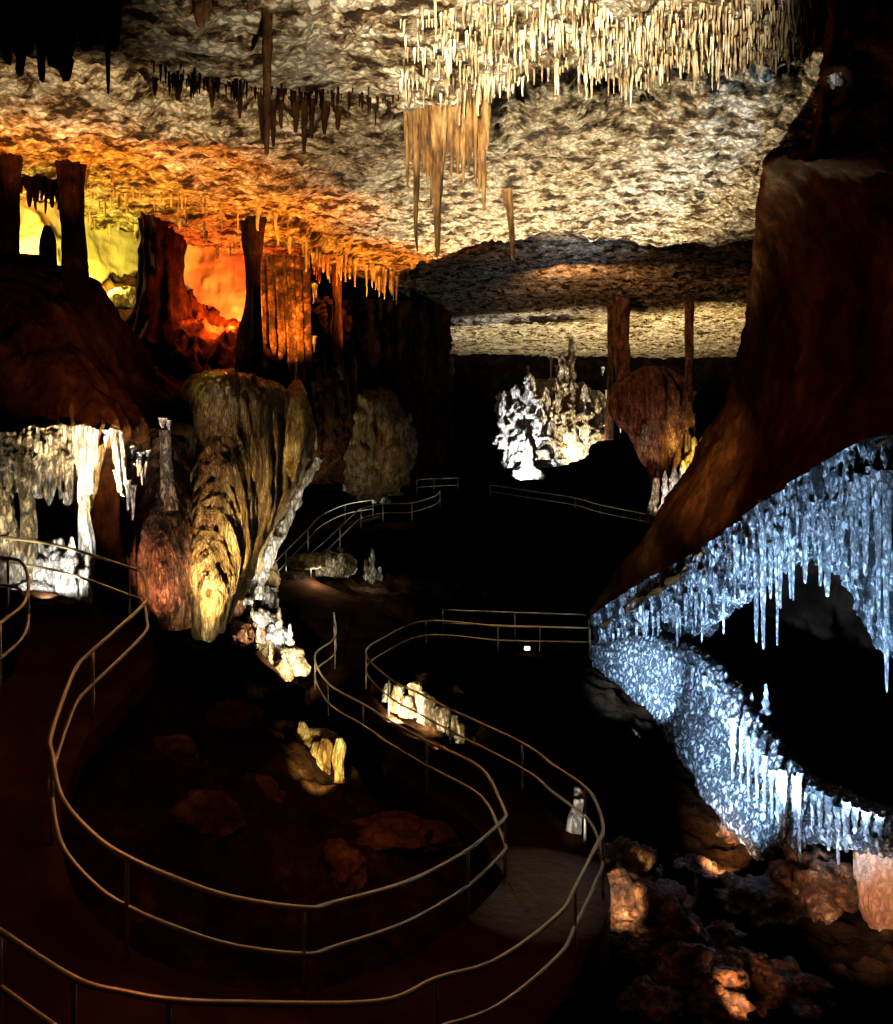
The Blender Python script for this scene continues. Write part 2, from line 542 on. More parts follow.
pairs = [((-60, 556, 16.2), R1[0]), (U[1], R1[2]), (U[2], R1[3]), (U[3], R1[5]), (U[4], R1[6]), (U[5], R1[7]), (U[6], R1[8]),
         ((-110, 720, 9.9), R1[9]), ((-120, 820, 8.6), R1[10]), (R2[0], R1[12]), (R2[1], R1[13]), (R2[2], R1[14]), (R2[3], R1[15]), (R2[4], R1[16]),
         (R2[5], R1[17]), (R2[6], R1[18]), (R2[7], R1[19]), (R2[8], R1[20]), (R2[9], R1[21]), (R2[10], R1[22]), (R2[12], R1[23]), (R2[14], R1[24]),
         (R2[15], R1[25]), (R2[16], R1[26]), (R2[17], R1[27]), (R2[18], R1[28]), (R2[19], R1[29]), (R2[20], R1[30]), (R2[21], R1[31]), ((400, 612, 33.5), R1[32])]
pairs2 = [(R1[31], (381, 639, 28)), (R1[32], (426, 621, 31)), ((385, 607, 33.6), (440, 621.5, 31)), (R3[0], (470, 624, 31)), (R3[1], (540, 627, 31)), (R3[2], (600, 628, 31)), ((650, 618, 33.3), (650, 629, 31))]
pairs3 = [(R1[32], (400, 612, 33.5)), ((315, 592, 33), (380, 585, 36)), ((285, 575, 34), (335, 566, 37)), (R4l[0], R4r[0]), (R4l[1], R4r[1]), (R4l[2], R4r[2]), (R4l[3], R4r[4]), (R4l[4], R4r[5]), (R4l[5], R4r[6]), ((400, 490, 54), R4r[8])]
pathpts = []


def walkway(pairs, thick=.35, name='path'):
    A = np.array([[P(*a), P(*b)] for a, b in pairs]) - S(0, 0, RAIL_H)
    d = A[:, 1] - A[:, 0]
    dn = d / (np.linalg.norm(d, axis=1, keepdims=True) + 1e-9)
    A[:, 0] -= dn * .13
    A[:, 1] += dn * .13
    A = catmull(A, len(A) * 10, 0)
    k = 9
    t = np.linspace(0, 1, k)[None, :, None]
    T = A[:, 0][:, None] * (1 - t) + A[:, 1][:, None] * t
    T[..., 2] += .012 * fbm(T * 1.5, 3, 3)
    pathpts.append(T.reshape(-1, 3))
    n = len(A)
    Bm = T - S(0, 0, thick)
    V = np.concatenate([T.reshape(-1, 3), Bm.reshape(-1, 3)])
    Q = gquads(n, k)
    o = n * k
    idx = np.arange(o).reshape(n, k)
    loop = np.concatenate([idx[0, :-1], idx[:-1, -1], idx[-1, :0:-1], idx[:0:-1, 0]])
    nx = np.roll(loop, -1)
    # side walls carry a little of their own subdivisions
    Q = np.concatenate([Q, Q[:, ::-1] + o, np.stack([loop, loop + o, nx + o, nx], -1)])
    ob = link(name, raw_mesh(name, V, Q, smooth=False), M['path'])
    return tag(ob, kind='structure')


walkway(pairs)
walkway(pairs2)
walkway(pairs3)
# retaining wall under the outer edge of the lower bend
edge = np.array([P(*p) for p in R2[5:17]]) - S(0, 0, RAIL_H + .33)
edge = catmull(edge, 120, 0)
nrm = np.gradient(edge, axis=0)
nrm = np.stack([nrm[:, 1], -nrm[:, 0], 0 * nrm[:, 0]], -1)
nrm /= np.linalg.norm(nrm, axis=1, keepdims=True)
zz = np.linspace(0, 3.2, 30)
WG = edge[None] + nrm[None] * .10 - zz[:, None, None] * S(0, 0, 1)
WG = WG + nrm[None] * (.05 * fbm(WG * 2, 3, 4))[..., None]
WB = WG - nrm[None] * .35
V = np.concatenate([WG.reshape(-1, 3), WB.reshape(-1, 3)])
q = gquads(30, 120)
n_ = 30 * 120
idx = np.arange(n_).reshape(30, 120)
loop = np.concatenate([idx[0, :-1], idx[:-1, -1], idx[-1, :0:-1], idx[:0:-1, 0]])
nx = np.roll(loop, -1)
tag(link('wall_path', raw_mesh('wall_path', V, np.concatenate([q, q[:, ::-1] + n_, np.stack([loop, loop + n_, nx + n_, nx], -1)])), M['path']), kind='structure')

# ---- cave floor
gp = [(200, 640, 20), (160, 700, 17), (250, 760, 17), (300, 850, 15), (150, 850, 12.5), (400, 830, 16.3), (330, 740, 20.5), (280, 672, 24.5), (240, 602, 26),
      (300, 612, 33), (480, 690, 26), (550, 700, 25), (625, 790, 20), (640, 900, 16.5), (700, 1000, 14.5), (800, 930, 16), (900, 1030, 13.5), (700, 880, 19.5),
      (850, 890, 18), (560, 600, 40), (450, 570, 45), (395, 606, 36), (560, 530, 58), (500, 495, 78), (640, 540, 52), (400, 500, 66), (350, 470, 66), (440, 740, 21),
      (-60, 600, 22), (60, 610, 19.5), (-100, 640, 15), (700, 700, 27), (800, 640, 32), (800, 560, 50), (900, 760, 24), (240, 540, 48), (200, 500, 60), (320, 500, 56), (700, 500, 75), (620, 640, 36)]
GP = np.array([P(*g) for g in gp])
extra = np.array([[-8, 5, ZC - 6.6], [0, 5, ZC - 7.6], [6, 6, ZC - 8.6], [-12, 9, ZC - 4.8], [-3, 9, ZC - 7.4], [2, 9, ZC - 8.0], [8, 10, ZC - 9.2], [-30, 30, ZC - 3], [-40, 80, ZC - 3], [40, 80, ZC - 5], [30, 30, ZC - 9], [0, 86, ZC - 6]])
GP = np.concatenate([GP, extra])


def tps(d):
    return np.where(d > 0, d * d * np.log(d + 1e-9), 0)


D = np.linalg.norm(GP[:, None, :2] - GP[None, :, :2], axis=-1)
nP = len(GP)
Am = np.zeros((nP + 3, nP + 3))
Am[:nP, :nP] = tps(D) + np.eye(nP) * 6
Am[:nP, nP:] = np.c_[np.ones(nP), GP[:, :2]]
Am[nP:, :nP] = Am[:nP, nP:].T
w = np.linalg.solve(Am, np.r_[GP[:, 2], 0, 0, 0])


def base_ground(x, y):
    q = np.stack([x, y], -1)
    d = np.linalg.norm(q[..., None, :] - GP[:, :2], axis=-1)
    return tps(d) @ w[:nP] + w[nP] + w[nP + 1] * x + w[nP + 2] * y


fx = np.linspace(-330, 1250, 420)
fy = np.geomspace(4.5, 86, 480)
FX, FY = np.meshgrid(fx, fy, indexing='ij')
GX = (FX - CX) * FY / F
GZ = base_ground(GX, FY)
p2 = np.stack([GX, FY, 0 * GX], -1)
GZ = GZ + .35 * fbm(p2 * .6, 4, 71) + .22 * ridged(p2 * 1.3, 3, 72) - .25 * (worley(p2 * 1.1, 73) - .45)
PTS = np.concatenate(pathpts)
ZP = np.full(GX.shape, 99.0)
flat = np.stack([GX, FY], -1).reshape(-1, 2)
zf = GZ.reshape(-1)
for c in range(0, len(PTS), 1):
    pass
from mathutils.kdtree import KDTree
kd = KDTree(len(PTS))
for i, p in enumerate(PTS):
    kd.insert((p[0], p[1], 0), i)
kd.balance()
mask = (flat[:, 0] > -16) & (flat[:, 0] < 12) & (flat[:, 1] < 58)
for i in np.nonzero(mask)[0]:
    found = kd.find_range((flat[i, 0], flat[i, 1], 0), .9)
    if found:
        zmin = min(PTS[f[1]][2] for f in found)
        zf[i] = min(zf[i], zmin - .38)
GZ = zf.reshape(GX.shape)
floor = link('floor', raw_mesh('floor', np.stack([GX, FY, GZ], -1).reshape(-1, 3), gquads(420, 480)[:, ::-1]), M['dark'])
tag(floor, kind='structure')


def ground(x, y):
    px = x / y * F + CX
    i = int(np.clip(np.searchsorted(fx, px), 0, 419))
    j = int(np.clip(np.searchsorted(fy, y), 0, 479))
    return float(GZ[i, j])


# ---- walls
rough1 = lambda G: .30 * fbm(G * .7, 4, 81) + .14 * ridged(G * S(2, 2, 1.2), 3, 82)
flutes = lambda a, f=2.4, s=83: (lambda G: a * ridged(G * S(f, f, f * .16), 2, s) + .35 * a * fbm(G * S(5, 5, 3), 3, s + 1) + .25 * fbm(G * .6, 3, s + 2))

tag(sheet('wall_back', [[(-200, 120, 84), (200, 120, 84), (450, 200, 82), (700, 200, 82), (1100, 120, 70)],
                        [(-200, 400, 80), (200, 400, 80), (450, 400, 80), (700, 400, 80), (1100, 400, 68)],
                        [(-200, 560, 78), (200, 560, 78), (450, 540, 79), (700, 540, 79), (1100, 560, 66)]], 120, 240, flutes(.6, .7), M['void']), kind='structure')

# left: clay slope above the drapery, its overhanging lip and the wall behind
slope_d = lambda G: .35 * ridged((G[..., :1] * S(.9, 0, 0) + G[..., 1:2] * S(.5, .5, 0) + G[..., 2:3] * S(.35, 0, .15)), 2, 91) + .16 * fbm(G * 1.1, 4, 92) + .05 * fbm(G * 5, 3, 93)
tag(sheet('wall_left', [[(-140, 255, 24), (-60, 258, 24), (0, 262, 24.6), (60, 268, 25.2), (95, 285, 26), (120, 325, 26.5), (150, 370, 27), (190, 405, 27.5)],
                        [(-140, 262, 21), (-60, 262, 21.5), (0, 264, 22), (60, 272, 22.5), (98, 290, 23.5), (124, 330, 24.4), (155, 372, 25), (192, 407, 25.5)],
                        [(-140, 350, 19.2), (-60, 350, 19.4), (0, 350, 19.6), (50, 355, 19.9), (90, 370, 20.5), (125, 395, 21.5), (158, 410, 22.5), (194, 420, 24)],
                        [(-140, 428, 18.7), (-60, 428, 18.8), (0, 428, 19.0), (50, 424, 19.1), (95, 426, 19.2), (130, 428, 20.4), (160, 428, 21.6), (196, 428, 23)],
                        [(-140, 440, 19.4), (-60, 440, 19.5), (0, 440, 19.7), (50, 438, 19.8), (95, 440, 19.9), (130, 440, 21.2), (160, 440, 22.4), (196, 438, 24)]],
          150, 220, slope_d, M['slope']), kind='structure')
tag(sheet('wall_left', [[(-140, 425, 19.5), (0, 425, 20.2), (60, 425, 20.8), (130, 425, 21.8), (190, 420, 24), (250, 415, 27), (285, 400, 33), (300, 390, 44)],
                        [(-140, 520, 19.8), (0, 520, 20.6), (60, 520, 21.4), (130, 520, 21.8), (190, 520, 23.5), (245, 520, 27.5), (268, 500, 36), (280, 480, 52)],
                        [(-140, 650, 19), (0, 640, 19.6), (60, 640, 20.4), (130, 650, 21), (190, 660, 22.5), (240, 650, 27.5), (256, 600, 36), (262, 570, 50)]],
          110, 200, flutes(.28), M['wall']), kind='structure')
tag(sheet('wall_left', [[(60, 225, 34), (130, 250, 33), (190, 300, 33), (240, 325, 33), (300, 300, 34.5), (350, 300, 39), (400, 300, 46), (450, 300, 60)],
                        [(60, 330, 27.5), (130, 330, 28.5), (190, 350, 29), (240, 350, 30), (300, 345, 32.5), (350, 350, 38), (400, 370, 47), (450, 370, 62)],
                        [(60, 440, 26), (130, 440, 26.5), (190, 440, 27), (240, 440, 28), (300, 440, 31), (350, 440, 38), (400, 450, 50), (450, 450, 64)],
                        [(60, 520, 26), (130, 520, 26.5), (190, 520, 28), (240, 505, 30), (300, 484, 35), (350, 482, 48), (400, 482, 60), (450, 480, 70)]],
          120, 190, flutes(.4, 1.5), M['wall']), kind='structure')
# pocket ceiling above the yellow and red recesses, recess walls
tag(sheet('ceiling', [[(-120, 122, 21), (0, 132, 22.2), (75, 146, 23.2), (150, 160, 24.8), (230, 180, 26.8), (300, 204, 29.3), (360, 234, 34), (410, 254, 40)],
                      [(-120, 175, 24), (0, 178, 24.6), (75, 188, 25.5), (150, 205, 27), (230, 222, 28.6), (300, 240, 30.6), (360, 262, 36), (410, 282, 42)],
                      [(-120, 205, 29), (0, 208, 29), (75, 216, 30), (150, 236, 31.2), (230, 250, 32.4), (300, 262, 34), (360, 276, 39), (410, 296, 45)]],
          150, 320, lambda G: .12 * ridged(G * S(2.2, 2.2, 2), 3, 95) + .2 * fbm(G * .7, 3, 96) + .1 * (worley(G * 2.4, 97) - .4), M['ceiling']), kind='structure')
tag(sheet('wall_recess', [[(-140, 120, 27), (-20, 130, 27), (50, 140, 27.4), (110, 150, 28), (180, 180, 33), (250, 220, 33.5), (290, 225, 34)],
                          [(-140, 210, 26.5), (-20, 215, 26.5), (50, 220, 26.8), (95, 230, 30), (180, 250, 33), (250, 260, 33.2), (290, 280, 34)],
                          [(-140, 300, 25.5), (-20, 300, 25.5), (50, 300, 25.8), (95, 320, 29.5), (180, 350, 32.3), (250, 350, 32.4), (290, 350, 33.4)]],
          120, 260, lambda G: .15 * ridged(G * S(1.6, 1.6, .8), 3, 98) + .15 * fbm(G * .9, 3, 99), M['smooth']), kind='structure')

# right: the great leaning massif
rs = lambda G: .28 * fbm(G * .55, 4, 101) + .16 * ridged(G * S(1.1, 1.1, .9), 3, 102) + .05 * fbm(G * 4, 3, 103)
tag(sheet('wall_right', [
    [(850, -90, 14), (834, -90, 11), (850, -90, 10.6), (900, -90, 10.4), (970, -90, 10.2), (1080, -90, 10)],
    [(850, 0, 16), (836, 0, 12.6), (850, 0, 12.2), (900, 0, 12), (970, 0, 11.8), (1080, 0, 11.6)],
    [(835, 120, 22), (818, 122, 16.6), (834, 124, 16), (890, 126, 15.6), (960, 126, 15.2), (1080, 126, 15)],
    [(825, 150, 24), (810, 150, 17.6), (830, 152, 17), (890, 155, 16.4), (960, 156, 16), (1080, 158, 15.6)],
    [(790, 158, 31), (768, 166, 22.4), (792, 170, 20.8), (870, 175, 18.6), (950, 180, 17.4), (1080, 180, 16)],
    [(785, 255, 34), (757, 258, 26.0), (782, 260, 23.6), (865, 262, 20.6), (950, 265, 18.4), (1080, 270, 16.2)],
    [(775, 340, 36), (741, 345, 27), (772, 345, 24), (855, 345, 20.8), (940, 345, 18.2), (1080, 345, 15.8)],
    [(765, 400, 36), (730, 402, 27.6), (765, 408, 24.4), (840, 415, 20.6), (930, 410, 17.6), (1080, 390, 15.2)],
    [(715, 480, 36), (684, 480, 28.6), (714, 488, 25.6), (765, 497, 22.4), (815, 480, 19), (960, 418, 15.2)],
    [(660, 555, 36), (636, 552, 29.6), (655, 562, 27.6), (683, 572, 25.6), (712, 556, 23), (850, 458, 17.2)],
    [(620, 610, 35), (592, 612, 30.6), (597, 618, 30), (604, 624, 29), (616, 616, 28), (720, 548, 22.5)],
    [(640, 618, 35), (612, 622, 32), (612, 626, 31.4), (616, 628, 31), (626, 622, 30), (726, 552, 24.5)]], 240, 200, rs, M['slope']), kind='structure')

# right: cavity behind the blue formations
E = [(590, 626, 30.6), (640, 594, 27.2), (700, 562, 23.8), (745, 525, 21), (800, 487, 18.8), (850, 455, 17.4), (893, 440, 16.6), (1000, 410, 15)]
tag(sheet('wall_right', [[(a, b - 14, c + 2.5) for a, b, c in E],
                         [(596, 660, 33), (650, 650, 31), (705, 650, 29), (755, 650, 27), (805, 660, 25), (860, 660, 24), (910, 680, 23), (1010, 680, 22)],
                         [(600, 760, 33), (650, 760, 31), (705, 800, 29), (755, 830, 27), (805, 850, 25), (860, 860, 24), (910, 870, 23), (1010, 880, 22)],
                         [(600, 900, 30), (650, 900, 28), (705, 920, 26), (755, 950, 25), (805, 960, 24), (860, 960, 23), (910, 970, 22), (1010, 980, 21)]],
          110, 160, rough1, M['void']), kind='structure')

# ================================================================== RAILINGS
railing(R1, [3, 7, 11, 14, 17, 20, 22, 26, 28, 29, 30, 31, 32], 'long bent metal handrail on the inner side of the S-shaped walkway', M['steel'])
railing(R2, [1, 2, 4, 7, 10, 12, 14, 16, 17, 19, 20, 22, 23, 24, 25], 'long metal handrail on the outer side of the walkway, along its retaining wall', M['steel'])
railing(U, [1, 3, 5, 6], 'short hairpin handrail at the left edge, inside the upper bend of the walkway', M['steel'])
railing(R3, [0, 1, 2], 'straight handrail on the far side of the level walkway, ending at the brown slope', M['steel_far'])
railing(R4r, [0, 2, 4, 5, 6, 8], 'climbing handrail on the right of the upper path, ending in a closed loop', M['steel_far'])
railing(R4l, [0, 1, 2, 4, 5], 'climbing handrail on the left of the upper path, next to the golden flowstone', M['steel_far'])
railing(R5, [0, 1, 2], 'short level handrail highest up on the far path', M['steel_far'])
railing(R6, [0, 2, 3, 4, 5, 6], 'thin distant handrail below the white glowing formation', M['steel_far'])


# ================================================================== BLUE-WHITE FORMATION ON THE RIGHT
knob = lambda a: (lambda G: a * (.9 - worley(G * S(5.0, 5.0, 4.0) + .4 * vnoise(G * 4, 3)[..., None], 111) * 1.3) + .10 * fbm(G * 1.3, 3, 112) + a * .5 * ridged(G * S(8, 8, 2.2), 2, 113))


def curt(G):
    f = ridged(G * S(3.2, 3.2, .3), 2, 121)
    return .17 * f + .09 * ridged(G * S(8, 8, 1.8), 2, 122) + .12 * fbm(G * S(1.2, 1.2, .8), 3, 123) - .09 * worley(G * 6, 124)


CY = lambda rows: [[(a, b, c) for a, b, c in r] for r in rows]
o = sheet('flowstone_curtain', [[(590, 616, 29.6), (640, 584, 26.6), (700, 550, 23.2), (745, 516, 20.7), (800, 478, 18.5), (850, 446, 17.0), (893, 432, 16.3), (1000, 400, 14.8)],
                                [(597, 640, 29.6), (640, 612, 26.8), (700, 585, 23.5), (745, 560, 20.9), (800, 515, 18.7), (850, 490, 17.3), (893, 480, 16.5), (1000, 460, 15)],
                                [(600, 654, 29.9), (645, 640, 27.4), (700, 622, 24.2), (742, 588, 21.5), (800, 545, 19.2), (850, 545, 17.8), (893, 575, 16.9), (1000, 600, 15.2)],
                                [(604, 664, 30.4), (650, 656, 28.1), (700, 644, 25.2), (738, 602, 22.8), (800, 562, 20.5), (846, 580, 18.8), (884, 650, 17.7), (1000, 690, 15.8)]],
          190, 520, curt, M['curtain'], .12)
tag(o, 'rough blue-white flowstone curtain hanging below the edge of the great brown slope', 'flowstone')
B2T = [(592, 650, 29.6), (640, 640, 26.6), (690, 652, 24.2), (735, 690, 21.8), (775, 745, 19.6), (815, 785, 17.8), (860, 805, 16.6), (930, 830, 15.2), (1000, 850, 14.4)]
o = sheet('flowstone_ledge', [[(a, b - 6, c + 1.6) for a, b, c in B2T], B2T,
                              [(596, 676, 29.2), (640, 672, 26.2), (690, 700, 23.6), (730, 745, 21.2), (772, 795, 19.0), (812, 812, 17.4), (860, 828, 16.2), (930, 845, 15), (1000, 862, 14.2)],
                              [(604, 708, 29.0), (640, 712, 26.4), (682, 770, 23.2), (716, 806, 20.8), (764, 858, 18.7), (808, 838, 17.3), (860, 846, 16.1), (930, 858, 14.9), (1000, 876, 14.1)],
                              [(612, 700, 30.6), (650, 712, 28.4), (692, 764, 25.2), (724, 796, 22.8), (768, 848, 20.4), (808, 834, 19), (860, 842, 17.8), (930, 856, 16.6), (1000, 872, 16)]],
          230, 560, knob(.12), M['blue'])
tag(o, 'knobbly blue-white flowstone ledge sloping down below the dark hollow', 'flowstone')
bl = [cone_mesh('stalactite', 1, r, .30 * r, rings=26, seg=10, lump=.30, bend=.02, power=.8, seed=200 + i, flare=.1, m=M['bluestal'], lumpf=12) for i, r in enumerate((.05, .065, .045, .075, .055, .06))]
# (px, top py, tip py, Y, girth)
big = [(763, 500, 648, 20.2, 1.15), (756, 520, 641, 20.6, .9), (777, 520, 645, 20.0, .8), (771, 505, 598, 20.2, .9), (790, 500, 598, 19.4, .9), (805, 485, 582, 19.0, .8), (820, 470, 585, 18.6, 1.0),
       (828, 510, 596, 18.3, 1.4), (853, 480, 588, 17.5, 1.0), (842, 470, 545, 17.9, .8), (878, 470, 625, 16.9, .8), (866, 475, 575, 17.2, .8), (887, 470, 690, 16.6, 1.0), (735, 535, 600, 21.4, .8)]
small = []
for k in range(58):
    px = 612 + 281 * (k + random.random()) / 58
    e = np.interp(px, [590, 640, 700, 745, 800, 850, 893], [630, 600, 568, 530, 490, 460, 446])
    d = np.interp(px, [590, 640, 700, 745, 800, 850, 893], [30, 27, 23.8, 21, 18.9, 17.5, 16.7])
    L = np.interp(px, [590, 680, 740, 893], [14, 40, 62, 78]) * random.uniform(.45, 1.25)
    t0 = e + random.uniform(6, 24)
    small.append((px, t0, t0 + L, d + random.uniform(-.1, .35), random.uniform(.6, 1.0)))
allb = sorted([(b, True) for b in big] + [(s, False) for s in small], key=lambda q: q[0][0])
for i, ((px, t0, t1, Yd, g), isbig) in enumerate(allb):
    Yd = Yd - (.30 if isbig else .42)
    p = P(px, t0, Yd)
    L = (t1 - t0) * Yd / F
    o = hang('hanging_stalactite', bl[i % 6], p, g * (1.45 if isbig else 1.0), L)
    tag(o, ('long' if isbig else 'short') + ' blue-white stalactite below the brown slope, %s from the left in that row' % nth(i + 1), 'stalactite', 'blue-white stalactites under the brown slope')
low = [(784, 770, 893, 18.0, 1.5), (797, 775, 872, 17.7, 1.3), (779, 770, 852, 18.3, .9), (772, 770, 835, 18.6, .9), (765, 755, 822, 18.9, .9), (757, 748, 815, 19.3, .9), (749, 735, 808, 19.7, .8), (741, 728, 798, 20.1, .8), (733, 718, 780, 20.5, .8),
       (800, 772, 880, 17.3, .9), (813, 785, 832, 17.1, 1.0), (820, 790, 842, 16.9, 1.1), (829, 795, 850, 16.7, 1.0), (838, 806, 864, 16.5, 1.3), (846, 800, 852, 16.3, 1.2), (855, 806, 842, 16.2, 1.2), (866, 810, 846, 16.0, 1.2), (880, 815, 842, 15.8, 1.2)]
for k in range(10):
    px = 612 + k * 11.5
    low.append((px, np.interp(px, [592, 640, 690, 735], [655, 648, 664, 702]), np.interp(px, [592, 640, 690, 735], [655, 648, 664, 702]) + random.uniform(18, 34), np.interp(px, [592, 640, 690, 735], [29.3, 26.2, 23.7, 21.2]), .8))
low.sort()
for i, (px, t0, t1, Yd, g) in enumerate(low):
    o = hang('hanging_stalactite', bl[(i * 5 + 1) % 6], P(px, t0, Yd), g * 1.1, (t1 - t0) * Yd / F)
    tag(o, 'blue-white stalactite hanging from the knobbly ledge below the hollow, %s from the left' % nth(i + 1), 'stalactite', 'blue-white stalactites along the lower ledge')
# small knobs on the lip of the hollow
for i, (px, py, Yd, r, h) in enumerate([(752, 718, 21.2, .10, .62), (766, 715, 20.7, .11, .75), (741, 700, 21.8, .09, .4), (726, 688, 22.4, .09, .4), (758, 735, 20.4, .1, .4)]):
    o = link('stalagmite', knobby_mesh('stalagmite', h, r, 300 + i, M['bluestal'], rings=22, seg=12))
    o.location = P(px, py, Yd)
    tag(o, 'small white stalagmite on the lip of the dark hollow, %s of five' % nth(i + 1), 'stalagmite', 'small stalagmites on the lip of the hollow')

# ================================================================== LOWER RIGHT ROCKS
o = column_obj('flowstone_lobe', [(887, 815, 16.9, 24), (886, 840, 16.8, 29), (886, 870, 16.7, 30), (888, 905, 16.6, 28), (893, 932, 16.6, 21), (898, 958, 16.7, 10), (898, 990, 16.7, 12)], M['salmon'], 401, flute=.08, rough=.16, squash=.9)
tag(o, 'big salmon-coloured flowstone lobe at the right edge under the blue-white ledge', 'flowstone')
rocks = [(748, 838, 20.5, (.75, .7, .80), 'bright orange boulder under the knobbly ledge'), (700, 830, 22, (1.3, 1.2, 1.0), 'dark brown boulder left of the bright orange one'),
         (815, 885, 17.3, (.8, .8, .7), 'reddish boulder between the two longest stalactites and the salmon lobe'), (760, 905, 17.4, (1.1, 1.0, .45), 'flat brown boulder below the longest blue stalactites'),
         (622, 880, 15.6, (.5, .7, .62), 'tan boulder against the outer handrail at the bend of the walkway'), (652, 918, 15.2, (.8, .9, .6), 'large rusty boulder lower right of the handrail bend'),
         (690, 975, 14.2, (.7, .8, .45), 'rusty boulder low in the gully, below the large rusty one'), (722, 940, 15.6, (.4, .4, .3), 'small rounded boulder in the middle of the gully'),
         (745, 965, 14.7, (.38, .4, .25), 'small boulder with a lit top at the bottom of the gully'), (716, 1000, 13.6, (.5, .4, .3), 'tan boulder at the bottom edge of the gully'),
         (650, 1010, 13.2, (.55, .5, .35), 'dark boulder beside the foot of the retaining wall'), (836, 945, 17.4, (.6, .6, .5), 'dark boulder at the foot of the salmon lobe'),
         (690, 880, 18.6, (.7, .6, .45), 'reddish boulder behind the curved white stalagmite'), (625, 955, 14.3, (.35, .4, .3), 'small dark boulder touching the retaining wall'), (780, 990, 14.4, (.8, .6, .35), 'wide dark boulder in the shade right of the gully')]
for i, (px, py, Yd, s, lab) in enumerate(rocks):
    o = link('boulder', rock_mesh('boulder', tuple(v * .9 for v in s), 420 + i, M['orange'], .62, True, 1.9))
    o.location = P(px, py, Yd)
    o.rotation_euler.z = i * 1.3
    tag(o, lab, 'rock', 'boulders in the gully')
for i, (px, py, Yd, r, h) in enumerate([(696, 893, 17, .07, .45), (795, 893, 16.8, .07, .42), (641, 862, 16.6, .05, .12), (660, 870, 16.8, .05, .12), (628, 845, 17.2, .06, .14)]):
    o = link('stalagmite', knobby_mesh('stalagmite', h, r, 450 + i, M['calcite'], rings=18, seg=10))
    o.location = P(px, py, Yd)
    tag(o, ['curved pale stalagmite in the middle of the gully', 'pale stalagmite below the longest blue stalactites', 'tiny pale stalagmite beside the tan boulder', 'tiny pale stalagmite farther right above the rusty boulder', 'tiny pale stalagmite just right of the handrail bend'][i], 'stalagmite')
o = column_obj('stalagmite', [(577, 787, 15.9, 3), (580, 796, 15.8, 6), (578, 806, 15.8, 5), (575, 818, 15.7, 7), (574, 832, 15.7, 8)], M['white'], 461, rings=50, seg=20, rough=.18)
tag(o, 'small bright white stalagmite inside the outer handrail bend', 'stalagmite')

# ================================================================== LEFT: DRAPERIES, COLUMNS, FLOWSTONE
o = drapery('drapery', [(73, 426, 18.6), (80, 424, 18.4), (90, 426, 18.4), (98, 430, 18.6)], [(82, 478, 18.7), (83, 500, 18.5), (86, 498, 18.5), (92, 470, 18.7)], M['white'], .10, 4, .1, 60, 90, 3)
tag(o, 'white striped curtain tapering to a point, above the white pillar', 'drapery')
o = drapery('drapery', [(108, 428, 18.6), (113, 428, 18.5), (120, 430, 18.5), (126, 434, 18.7)], [(120, 482, 18.6), (122, 488, 18.5), (124, 488, 18.5), (125, 478, 18.7)], M['white'], .06, 3, .1, 50, 60, 4)
tag(o, 'white wedge-shaped curtain right of the striped one', 'drapery')
o = drapery('drapery', [(100, 446, 19.0), (103, 444, 18.9), (106, 446, 18.9)], [(88, 500, 19.2), (90, 512, 19.0), (93, 498, 19.0)], M['gold'], .05, 2, .08, 50, 30, 5)
tag(o, 'thin yellow curtain slanting down left between two white ones', 'drapery')
o = drapery('drapery', [(18, 430, 18.4), (30, 426, 18.2), (45, 428, 18.3), (60, 424, 18.4), (72, 426, 18.6)], [(18, 500, 18.7), (28, 480, 18.5), (45, 500, 18.6), (60, 490, 18.7), (74, 505, 18.8)], M['calcite'], .16, 6, .14, 90, 150, 6, .16)
tag(o, 'broad yellowish fluted curtain left of the white striped one', 'drapery')
o = drapery('drapery', [(-40, 436, 17.8), (-15, 434, 18), (0, 432, 18.2), (16, 432, 18.3)], [(-40, 520, 17.8), (-12, 505, 18), (2, 500, 18.2), (18, 490, 18.4)], M['calcite'], .14, 5, .14, 90, 130, 7, .16)
tag(o, 'yellowish fluted curtain at the left edge of the cave wall', 'drapery')
wf = [cone_mesh('stalactite', 1, r, .25 * r, 18, 10, .2, .05, .8, 500 + i, flare=.4, m=M['white']) for i, r in enumerate((.07, .09, .06))]
for i, (px, t0, t1, Yd) in enumerate(sorted([(107, 430, 446, 18.7), (130, 446, 470, 18.8), (134, 442, 466, 18.9), (138, 452, 476, 19), (142, 450, 485, 19.1), (146, 450, 478, 19.2), (129, 440, 455, 18.9), (163, 418, 428, 20.5), (169, 420, 430, 20.8), (118, 470, 492, 18.9), (128, 480, 510, 19.3), (133, 485, 520, 19.6)])):
    o = hang('hanging_stalactite', wf[i % 3], P(px, t0, Yd), 1, (t1 - t0) * Yd / F)
    tag(o, 'short white stalactite under the left clay slope, %s from the left in its row' % nth(i + 1), 'stalactite', 'white stalactites under the left clay slope')
o = column_obj('column', [(24, 478, 18.6, 8), (27, 505, 18.6, 7), (28, 530, 18.6, 8), (26, 560, 18.5, 9), (26, 605, 18.5, 12)], M['calcite'], 511, rough=.2)
tag(o, 'yellowish column standing left of the dark gap behind the upper handrail', 'column')
o = column_obj('column', [(2, 490, 18.4, 8), (4, 520, 18.4, 12), (8, 560, 18.4, 15), (8, 610, 18.4, 18)], M['calcite'], 512, rough=.22)
tag(o, 'rough pale column at the left edge behind the upper handrail', 'column')
o = column_obj('column', [(83, 500, 18.5, 3), (84, 520, 18.5, 6), (86, 545, 18.5, 8), (84, 575, 18.4, 8), (82, 608, 18.3, 9)], M['white'], 513, rough=.14)
tag(o, 'bright white pillar under the striped curtain, behind the handrail', 'column')
